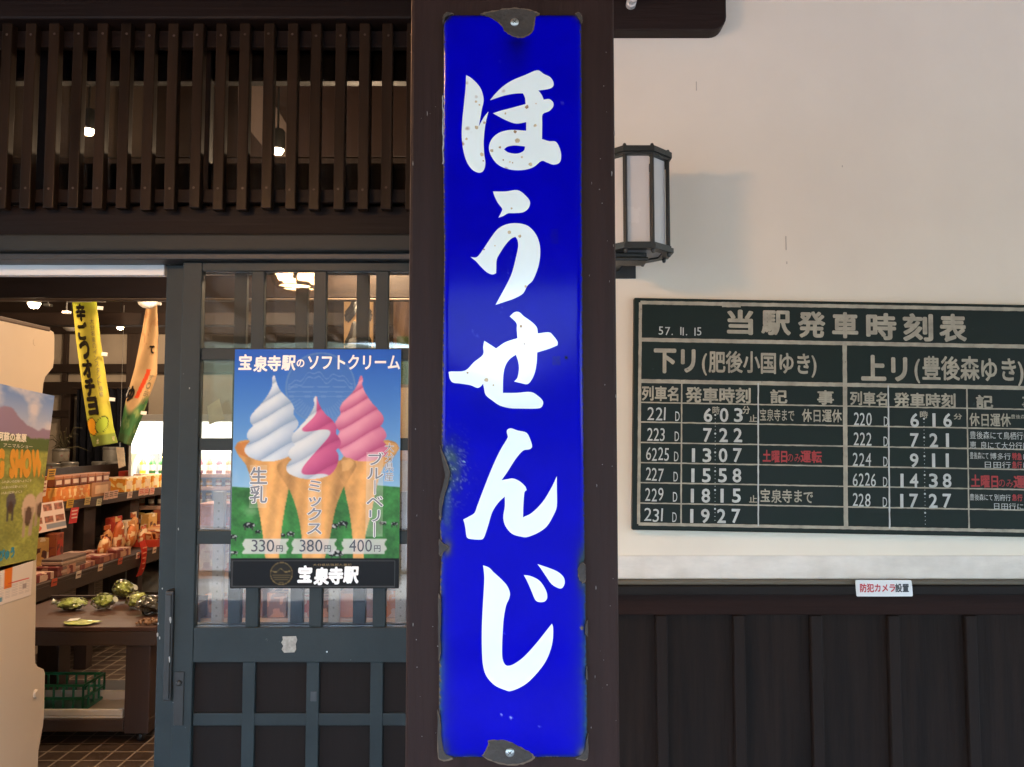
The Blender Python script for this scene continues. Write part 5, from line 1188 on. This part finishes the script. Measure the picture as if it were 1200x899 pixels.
t_, zt3 = vessel(71, 541, 526, 18, 7.45, M_tin, 'flower_tin', 'upper flowered tin stacked on the two lower tins', 'tin', 'flowered tins on the back shelf', zt2 + .001)
vessel(116.5, 557.5, 541, 17, 7.32, M_jar, 'sake_jar', 'pale jar with dark marks on the back shelf, left of two', 'jar', 'pale jars on the back shelf', zs)
_, zt2 = vessel(134.5, 557.5, 541, 18, 7.34, M_jar, 'sake_jar', 'pale jar on the back shelf below another jar', 'jar', 'pale jars on the back shelf', zs)
vessel(129.5, 541, 524, 17, 7.42, M_jar, 'sake_jar', 'upper pale jar stacked above two jars on the back shelf', 'jar', 'pale jars on the back shelf', zt2 + .001)
# dried leaves on the tins
pz = P(76, 524, 7.45)
DL = thing('dried_plant', 'wispy dried plant drooping over the flowered tins', 'plant', (pz.x, 7.45, zt3))
g = MB(); r2 = random.Random(9)
for k in range(26):
    a = r2.uniform(0, 6.28); L_ = r2.uniform(.08, .24); dx, dy, dz_ = math.cos(a) * L_, math.sin(a) * L_ * .5, r2.uniform(-.06, .22)
    g.tube([(pz.x, 7.45, zt3 + .002), (pz.x + dx * .5, 7.45 + dy * .5, zt3 + .04 + dz_ * .8), (pz.x + dx, 7.45 + dy, zt3 + dz_)], [.003, .005, .001], 5)
obj('leaf_spray', g, pmat('dried_leaf', (.10, .085, .04), .7, .5, 20), DL)
# dark curtain on the back wall
pl_, pr_ = P(90, 470, 8.55), P(149, 470, 8.55)
NO = thing('doorway_curtain', 'dark indigo cloth curtain hanging on the back wall behind the banners', 'curtain', ((pl_.x + pr_.x) / 2, 8.55, P(100, 447, 8.55).z))
bm = bmesh.new(); zt_c, zb_c = P(100, 455, 8.55).z, .35; prev = None
for i in range(41):
    x = pl_.x + (pr_.x - pl_.x) * i / 40; y = 8.55 + .025 * math.sin(i * 1.1)
    q = (bm.verts.new((x, y, zt_c)), bm.verts.new((x + .01, y + .01, zb_c)))
    if prev: bm.faces.new((prev[0], prev[1], q[1], q[0]))
    prev = q
bmesh.ops.solidify(bm, geom=bm.faces[:], thickness=.003); obj('cloth', bm, pmat('indigo_cloth', (.008, .010, .020), .9, .2, 20), NO, smooth=True)
g = MB(); g.tube([(pl_.x - .05, 8.55, zt_c), (pr_.x + .05, 8.55, zt_c)], .014); obj('curtain_rod', g, M_intwood, NO)

# ---- chilled display case (lit), seen past the door edge and through its panes
YG = 7.0
gxl, gxr = P(151, 520, YG).x, P(305, 520, YG).x
zc_top = P(200, 494, YG).z
RC = thing('chilled_case', 'lit white open chilled display case at the back of the shop with bottles and jars', 'chilled case', ((gxl + gxr) / 2, YG + .3, 0))
M_case = pmat('case_white', (.46, .47, .46), .35, .04, 10, bump=.02)
def cpart(nm, a, b_, m=M_case): q = MB(); q.box(a, b_, .004); return obj(nm, q, m, RC)
zsl = [P(200, y, YG).z for y in (556, 571, 594, 618, 650)]
zh0 = P(200, 531, YG).z
cpart('back_panel', (gxl, YG + .55, 0), (gxr, YG + .58, zc_top)); cpart('side_wall', (gxl, YG, 0), (gxl + .025, YG + .549, zc_top)); cpart('side_wall', (gxr - .025, YG, 0), (gxr, YG + .549, zc_top))
cpart('base', (gxl + .0255, YG, 0), (gxr - .0255, YG + .549, .35)); cpart('canopy', (gxl - .01, YG - .04, zc_top + .0005), (gxr + .01, YG + .58, zc_top + .06))
hd = cpart('lit_header', (gxl + .0255, YG - .005, zh0), (gxr - .0255, YG + .03, zc_top - .005), emitter('lit_header_panel', (1, .96, .88), .30))
for k, z in enumerate(zsl): cpart('shelf', (gxl + .0255, YG + .06, z - .012), (gxr - .0255, YG + .549, z)); cpart('price_rail', (gxl + .0255, YG + .045, z - .03), (gxr - .0255, YG + .0595, z + .004), gm_((206, 170, 150)))
al = bpy.data.lights.new('case_tube', 'AREA'); al.shape = 'RECTANGLE'; al.size = gxr - gxl - .1; al.size_y = .06; al.energy = .9; al.color = (1, .95, .85)
ao = bpy.data.objects.new('case_tube', al); C.objects.link(ao); ao.location = ((gxl + gxr) / 2 - RC.location.x, YG + .1 - RC.location.y, zh0 - .02); ao.rotation_euler = (R(35), 0, 0); ao.parent = RC
bt = [gm_((40, 92, 36)), gm_((206, 190, 40)), gm_((120, 52, 60)), gm_((150, 90, 40)), gm_((210, 160, 60)), gm_((96, 60, 44)), gm_((190, 184, 170))]
proto_b = {}
def bottle(x, y, z, h, r, m, lab, grp, cat='bottle', nm='drink_bottle'):
    key = (m.name, round(h, 3), nm)
    if key in proto_b: return dup_tree(proto_b[key], (x, y, z), lab)
    t = thing(nm, lab, cat, (x, y, z), group=grp); g = MB()
    pr_ = [(r * .95, .0006), (r, .006), (r, h * .62), (r * .42, h * .8), (r * .4, h * .9)] if nm == 'drink_bottle' else [(r * .95, .0006), (r, .006), (r, h * .72), (r * .86, h * .82)]
    g.lathe((x, y, z), pr_, 14); obj('body', g, m, t, smooth=True)
    g = MB(); g.lathe((x, y, z), [(r * .46, h * .9), (r * .46, h), (0, h)] if nm == 'drink_bottle' else [(r * .95, h * .82), (r * .95, h), (0, h)], 14); obj('cap', g, gm_((200, 170, 90)), t)
    g = MB(); g.lathe((x, y, z), [(r + .0008, h * .2), (r + .0008, h * .52)], 14); obj('paper_label', g, gm_((214, 206, 190)), t)
    proto_b[key] = t; return t
sname = ['top', 'second', 'third', 'fourth', 'lowest']
for s_i, z in enumerate(zsl):
    gap = (zh0 if s_i == 0 else zsl[s_i - 1] - .03) - z
    nn = 13 if s_i < 3 else 10
    for k in range(nn):
        x = gxl + .07 + k * (gxr - gxl - .13) / (nn - 1)
        if s_i == 0: m, nm, cat = bt[0 if k % 5 else 1] if k < 5 else bt[2 + k % 2], 'drink_bottle', 'bottle'
        elif s_i == 1: m, nm, cat = bt[4 if k < 8 else 3], 'preserve_jar', 'jar'
        elif s_i == 2: m, nm, cat = bt[5 if k % 3 else 3], 'preserve_jar', 'jar'
        else: m, nm, cat = bt[(k + s_i) % 7], 'preserve_jar', 'jar'
        h = min(gap * .82, .16); col = {0: 'green', 1: 'yellow', 2: 'dark red', 3: 'brown', 4: 'amber', 5: 'dark brown', 6: 'white'}[bt.index(m)]
        bottle(x, YG + .12, z, h, .026, m, '%s %s, number %d from the left on the %s shelf of the chilled case' % (col, cat, k + 1, sname[s_i]), 'bottles and jars in the chilled case', cat, nm)
# ---- steel shelf rack behind the glazed door
YR = 4.7
RK = thing('steel_rack', 'white perforated steel shelf rack with goods behind the lower door panes', 'rack', (-.95, YR, 0))
for px in (255.5, 345, 392, 470, 560):
    x = P(px, 700, YR).x; g = MB(); g.box((x - .03, YR - .02, 0), (x + .03, YR + .02, 1.18), .003); up = obj('rack_upright', g, M_case, RK)
    g = MB()
    for k in range(24): g.lathe((x, YR - .0202, .08 + k * .045), [(.006, 0), (.006, -.0006), (0, -.0006)], 8, 'Y')
    obj('slot_row', g, pmat('slot_grey', (.25, .25, .25), .6), up)
xa, xb_ = P(225, 700, YR).x, P(600, 700, YR).x
rz = [.18, .46, .72, .98]
for z in rz:
    g = MB(); g.box((xa, YR + .0205, z - .02), (xb_, YR + .40, z), .003); obj('rack_shelf', g, pmat('rack_shelf_board', (.36, .30, .25), .5, .15, 8), RK)
    g = MB(); g.box((xa, YR + .012, z - .034), (xb_, YR + .0202, z + .004), .001); obj('shelf_edge', g, gm_((214, 178, 150)), RK)
cols = [(226, 150, 110), (210, 176, 150), (190, 90, 66), (232, 206, 170), (150, 96, 70), (214, 130, 60)]
for s_i, z in enumerate(rz):
    for k in range(12):
        x = xa + .06 + k * .135; h = rnd.uniform(.09, .19)
        pack('boxed_sweet', '%s carton on the %s rack shelf behind the door panes' % (['first', 'second', 'third', 'fourth', 'fifth', 'sixth', 'seventh', 'eighth', 'ninth', 'tenth', 'eleventh', 'last'][k], ['lowest', 'second', 'third', 'top'][s_i]), 'carton', (x - .055, YR + .05, z + .0006), (x + .055, YR + .25, z + h), printed(cols[rnd.randrange(6)], cols[rnd.randrange(6)]), 'cartons on the steel rack')

# ================================================================== BANNERS
def banner(name, label, left, right, Y0, Y1, top, bot, back, paint, rod=True):
    """cloth between two traced edges (pixel x at rows), falling from Y0 to Y1"""
    t = thing(name, label, 'banner', tuple(P(sum(q[0] for q in (left[0], right[0])) / 2, left[0][1], Y0)))
    nv, nu = 120, 36; u_, v_ = np.meshgrid(np.linspace(0, 1, nu), np.linspace(0, 1, nv)); im = np.zeros((nv, nu, 3)); paint(im, u_, v_)
    ly_ = [q[1] for q in left]; lx_ = [q[0] for q in left]; ry_ = [q[1] for q in right]; rx_ = [q[0] for q in right]
    def f(u, v):
        a = (np.interp(ly_[0] + (ly_[-1] - ly_[0]) * v, ly_, lx_), ly_[0] + (ly_[-1] - ly_[0]) * v); b_ = (np.interp(ry_[0] + (ry_[-1] - ry_[0]) * v, ry_, rx_), ry_[0] + (ry_[-1] - ry_[0]) * v)
        Y = Y0 + (Y1 - Y0) * v + .035 * math.sin(u * 5 + v * 2)
        return P(a[0] + (b_[0] - a[0]) * u, a[1] + (b_[1] - a[1]) * u, Y)
    o = sheet('cloth', im, f, vmat('banner_cloth', .8, .2, 0, .2, 120), t, (0, .002, 0))
    for p in o.data.polygons: p.use_smooth = True
    if rod:
        a, b_ = f(0, 0), f(1, 0); g = MB(); g.tube([a + (a - b_) * .15, b_ + (b_ - a) * .35], .012, 8); obj('banner_rod', g, M_white, t)
    def at(u, v): q = f(u, v).copy(); q.y -= .010; return q
    return t, at
def vtext(t, at, text, uc, wu, v0, v1, m, bold):
    n = len(text); g = MB()
    for k, ch in enumerate(text):
        if ch == ' ': continue
        gl, (x0, y0, x1, y1) = layout(ch, bold); a0 = v0 + (v1 - v0) * k / n; dv = (v1 - v0) / n * .86
        for q, (ox, oy) in enumerate(pen(bold)): g.glyphs(gl, lambda a, b: at(uc - wu / 2 + wu * (a + ox - x0) / max(x1 - x0, .3), a0 + dv * (1 - (b + oy - y0) / max(y1 - y0, .3))) - UY * (q * 3e-5))
    return obj('lettering', g, m, t)
def paint1(im, u, v):
    im[:] = (168, 158, 62); blend(im, np.clip((.12 - v) / .1, 0, 1), (150, 158, 48)); blend(im, np.clip((v - .70) / .2, 0, 1) * .8, (150, 166, 56)); blend(im, (v > .93) * .9, (112, 128, 62)); im *= (.92 + .2 * vnoise(u * 4, v * 14, 1, 71))[..., None]
    e = ((u - .16) / .17) ** 2 + ((v - .865) / .055) ** 2; blend(im, (e < 1.3) * 1., (70, 70, 30)); blend(im, (e < 1) * 1., (228, 160, 40))
    e = ((u - .55 - (.86 - v) * 2.2) / .24) ** 2 + ((v - .86) / .05) ** 2; blend(im, (e < 1.25) * 1., (60, 66, 30)); blend(im, (e < 1) * 1., (150, 170, 60))
bt1, at1 = banner('yuzu_banner', 'yellow green hanging banner with black lettering and a yuzu picture', [(84.5, 352), (89, 400), (97, 460), (103, 500), (109, 524)], [(113, 352), (118, 400), (127, 460), (133, 500), (138, 519)], 5.6, 5.5, 0, 0, 0, paint1)
K_bk = pk('banner_black', (26, 22, 20)); K_gr = pk('banner_grey', (104, 96, 70))
vtext(bt1, at1, '辛ごつオチヨ', .33, .34, .03, .80, K_bk, .06); vtext(bt1, at1, '大分名産のインスタント胡椒', .74, .16, .13, .68, K_gr, .0)
g = MB(); write(g, 'かぼす胡椒', at1(.2, .985), (at1(.9, .985) - at1(.2, .985)).normalized(), UZ, .12, .035, .02); obj('lettering', g, pk('banner_cream', (190, 184, 140)), bt1)
def paint2(im, u, v):
    im[:] = (176, 144, 104); im *= (.86 + .28 * vnoise(u * 3, v * 9, 1, 73))[..., None]; q = np.clip((v - .70 - .06 * np.sin(u * 5)) / .05, 0, 1); blend(im, q, (62, 104, 62)); blend(im, q * np.clip((vnoise(u * 5, v * 18, 1, 75) - .5) * 5, 0, 1), (120, 140, 84)); blend(im, (v > .94) * .6, (70, 92, 60))
    blend(im, ((np.abs(u - .55 + (v - .56) * .9) < .09) & (v > .47) & (v < .68)) * .9, (206, 62, 30))
    blend(im, (vnoise(u * 6, v * 22, 1, 77) > .66) * (v < .4) * .5, (150, 110, 76))
bt2, at2 = banner('festival_banner', 'cream and green hanging banner with a red brush stroke beside the yellow banner', [(172, 356), (166, 390), (158, 430), (147, 470), (138, 517)], [(184, 356), (185.5, 390), (184, 440), (168, 485), (153, 523)], 5.9, 5.7, 0, 0, 0, paint2)
vtext(bt2, at2, 'す。胡椒', .82, .2, .50, .72, K_gr, .0); vtext(bt2, at2, 'ゆ', .16, .3, .60, .72, K_bk, .05); vtext(bt2, at2, 'て', .72, .25, .30, .36, K_bk, .05)
for k, (px, py) in enumerate(((117, 361), (122, 415), (131, 468), (168, 484))):     # little hanging tabs on the banner edges
    p = P(px, py, 5.5 if px < 150 else 5.68); g = MB(); g.box((p.x - .018, p.y, p.z - .012), (p.x + .022, p.y + .002, p.z + .012), rot=(0, .1, 0)); obj('edge_tab', g, M_white, bt1 if px < 150 else bt2)
def paint3(im, u, v): im[:] = (196, 160, 118); im *= (.85 + .3 * vnoise(u * 3, v * 6, 1, 79))[..., None]; blend(im, np.clip((v - .72) / .1, 0, 1), (70, 96, 60))
bt3, at3 = banner('brush_banner', 'tan hanging banner with bold black brush lettering behind the upper door panes', [(403, 316), (403, 430), (404, 560)], [(438, 316), (437, 430), (436, 560)], 5.2, 5.2, 0, 0, 0, paint3)
vtext(bt3, at3, '大分', .5, .8, .02, .52, K_bk, .10)
def paint4(im, u, v): im[:] = (126, 98, 76); blend(im, ((u * 3 + v * 2) % 1 > .62) * .6, (90, 66, 52)); blend(im, ((v > .35) & (v < .6) & (u > .1)) * .8, (66, 92, 54)); blend(im, (v > .62) * .9, (206, 170, 130))
banner('patterned_banner', 'brown striped hanging banner with green patches beside the post', [(461, 316), (461, 420), (462, 540)], [(500, 316), (500, 420), (500, 540)], 5.3, 5.3, 0, 0, 0, paint4)

# ================================================================== LAMPS
def plight(par, loc, e, r=.05, col=(1, .70, .44)):
    l_ = bpy.data.lights.new('lamp_light', 'POINT'); l_.energy = e; l_.shadow_soft_size = r; l_.color = col
    o = bpy.data.objects.new('lamp_light', l_); C.objects.link(o); o.parent = par; o.location = Vector(loc) - par.location; return o
M_bulb = emitter('warm_bulb', (1, .74, .44), 2.4)
spot0 = None
def spotlight(x, y, z, lab, top, e=16):
    t = thing('ceiling_spotlight', lab, 'spotlight', (x, y, z), group='warm ceiling spotlights in the shop')
    g = MB(); g.lathe((x, y, z), [(0, -.028), (.022, -.022), (.034, 0), (.030, .018), (.02, .03)], 18); obj('bulb', g, M_bulb, t, smooth=True)
    g = MB(); g.lathe((x, y, z), [(.036, .004), (.040, .03), (.040, .10), (.03, .115), (0, .117)], 18); obj('housing', g, M_black, t, smooth=True)
    g = MB(); g.tube([(x, y, z + .118), (x, y, top)], .006, 8); obj('stem', g, M_black, t)
    plight(t, (x, y, z - .06), e); return t
def sp_at(px, py, Y, lab, top=4.4, e=16): p = P(px, py, Y); return spotlight(p.x, p.y, p.z, lab, top, e)
sp_at(40, 356, 4.6, 'glowing spotlight above the cream cabinet near the doorway', e=3.5)
sp_at(141, 383, 7.6, 'glowing spotlight between the two hanging banners', e=3.5)
sp_at(103.5, 153, 4.3, 'bright spotlight glowing high behind the left of the lattice', e=.8)
sp_at(325.5, 176, 4.4, 'spotlight glowing high behind the lattice near the post', e=.7)
sp_at(560, 372, 6.2, 'unseen spotlight added deep in the shop past the porch post', e=7)  # extra unseen lamp, put in to light the rear of the shop
def dome(px, py, Y, lab):
    p = P(px, py, Y); t = thing('dome_shade', lab, 'lamp shade', tuple(p), group='white dome shades in the shop')
    g = MB(); g.lathe((p.x, Y, p.z), [(0, -.055), (.03, -.05), (.055, -.03), (.068, 0), (.066, .006), (0, .008)], 20); obj('shade', g, M_white, t, smooth=True)
    g = MB(); g.tube([(p.x, Y, p.z + .008), (p.x, Y, 4.4)], .006, 8); obj('stem', g, M_black, t)
dome(173, 352, 5.4, 'white dome shade above the cream and green banner'); dome(82.5, 381, 7.0, 'white dome shade left of the yellow banner')
for k, (px, py) in enumerate(((76, 365.5), (54, 357))):
    p = P(px, py, 5.0); t = thing('track_clip', ['pale ceiling clip just left of the yellow banner', 'dark ceiling spot beside the glowing lamp over the cabinet'][k], 'clip', tuple(p))
    g = MB(); g.box((p.x - .02, 5.0, p.z - .008), (p.x + .02, 5.04, p.z + .008), .003); obj('clip_body', g, M_white if not k else M_black, t); g = MB(); g.tube([(p.x, 5.02, p.z + .0085), (p.x, 5.02, 4.4)], .005, 8); obj('stem', g, M_black, t)
sp_at(430, 240, 3.7, 'unseen spotlight added just inside the shop above the sliding door', e=10)  # unseen lamp added to throw warm light on the cabinet side
sp_at(223, 296, 5.0, 'unseen spotlight added in the shop behind the door stile', e=6)  # unseen lamp added to brighten the floor around the low table
# framed lamp under the porch ceiling, behind the viewer's left shoulder: the upper door panes mirror it
p = P(343, 321, 2 * YW - 1.15); p.y = 1.15; r_ = .16
PL = thing('porch_lamp', 'glowing framed porch lamp mirrored in the upper panes of the sliding door', 'porch lamp', tuple(p))
hx = lambda r, z: [Vector((p.x + r * math.cos(.25 + k * math.pi / 3), p.y + r * math.sin(.25 + k * math.pi / 3), p.z + z)) for k in range(6)]
M_pane = emitter('lamp_pane', (1, .52, .22), 17)
for k in range(6):
    a, b_, c, d = hx(r_, .07)[k], hx(r_, .07)[(k + 1) % 6], hx(r_ * .62, -.05)[(k + 1) % 6], hx(r_ * .62, -.05)[k]
    n = ((a + b_ + c + d) / 4 - p); n.z = 0; n = n.normalized() * .002; m_ = (a + b_ + c + d) / 4
    g = MB(); g.prism([m_ + (q - m_) * .93 - n * 3 for q in (a, b_, c, d)], -n); obj('lit_pane', g, M_pane, PL)
    g = MB(); g.tube([a, d], .012, 6); g.tube([a, b_], .012, 6); g.tube([d, c], .012, 6); obj('lamp_frame', g, M_intwood, PL)
g = MB(); g.prism([p + (q - p) * .9 for q in hx(r_ * .62, -.05)], (0, 0, -.002)); obj('lit_pane', g, M_pane, PL)
g = MB(); g.tube([p + UZ * .07, Vector((p.x, p.y, 2.98))], .008, 8); g.prism(hx(r_ * 1.02, .0785), (0, 0, .012)); obj('lamp_cap', g, M_intwood, PL)

# ================================================================== more stock, to the density of the photograph
pal = [(214, 120, 52), (190, 84, 52), (222, 190, 150), (150, 78, 46), (232, 208, 176), (120, 70, 44), (206, 158, 90), (176, 60, 44)]
for k in range(14):                                    # second row on the upper shelf, against the back board
    y = 5.05 + k * .165; h = rnd.uniform(.08, .125); c = pal[(k * 3) % 8]
    pack('gift_box', '%s tall gift box from the doorway in the back row of the upper shelf' % (ORD[k] if k < 11 else ['twelfth', 'thirteenth', 'farthest'][k - 11]), 'gift box', (XU - .48, y, zu + .0006), (XU - .30, y + .14, zu + h), printed(c, pal[(k * 5 + 2) % 8]), 'gift boxes in the back row of the upper shelf', None, printed(pal[(k + 4) % 8], (120, 54, 50)))
for k in range(12):                                    # standing packets between the shelf uprights
    y = 4.95 + k * .2; h = rnd.uniform(.13, .24); c = pal[(k * 5 + 1) % 8]
    if any(a - .14 < y < a + .17 for a in (5.55, 5.85, 6.55)): continue
    pack('standing_packet', '%s upright packet under the upper shelf, counted from the doorway' % ORD[k], 'packet', (XK - .34, y, zk + .0006), (XK - .27, y + .13, zk + h), printed(c, pal[(k + 3) % 8]), 'upright packets under the upper shelf', None, printed(pal[(k + 5) % 8], (90, 50, 40)), rnd.uniform(-.2, .2))
for k, (px, py, w_, h_, c, c2, lab) in enumerate([(60, 556, .09, .07, (206, 150, 50), (60, 40, 20), 'yellow price card on the black leaflet holder'), (50, 573, .08, .1, (236, 206, 176), (150, 60, 40), 'cream card leaning at the near end of the counter'), (152, 580, .08, .05, (226, 196, 170), (120, 50, 40), 'pale price card between the two trios of cards'), (116, 588.5, .07, .05, (206, 196, 160), (60, 60, 50), 'small beige price card left of the middle trio')]):
    card(px, py, w_, h_, c, lab, c2)
for k in range(9):                                     # cards clipped along the lower counter edge
    y = 4.6 + k * .27; p = Vector((XK + .004, y, zk - .012)); t = thing('edge_card', ORD[k] + ' small card clipped to the lower counter edge from the doorway', 'price card', tuple(p), group='small cards clipped to the lower counter edge')
    g = MB(); g.box((p.x, y - .03, p.z - .022), (p.x + .0012, y + .03, p.z + .022), rot=(0, .1, 0)); obj('card', g, gm_([(226, 190, 160), (206, 90, 60), (230, 210, 190)][k % 3]), t)
    g = MB(); g.box((p.x + .0032, y - .02, p.z - .004), (p.x + .0042, y + .02, p.z + .004), rot=(0, .1, 0)); obj('printed_line', g, gm_((110, 60, 44)), t)
pf = P(136, 533, 6.9)
FC = thing('hanging_card', 'white price card hanging below the festival banner before the pale jars', 'card', tuple(pf)); g = MB(); a = [P(x, y, 6.9) for x, y in ((136, 524), (145, 524.5), (147, 546), (139, 549))]; g.prism(a, (0, .002, 0)); obj('card', g, gm_((240, 226, 204)), FC)
g = MB(); g.tube([P(140.5, 524, 6.9), Vector((P(140.5, 524, 6.9).x, 6.9, 2.6))], .0015, 5); obj('string', g, M_white, FC)
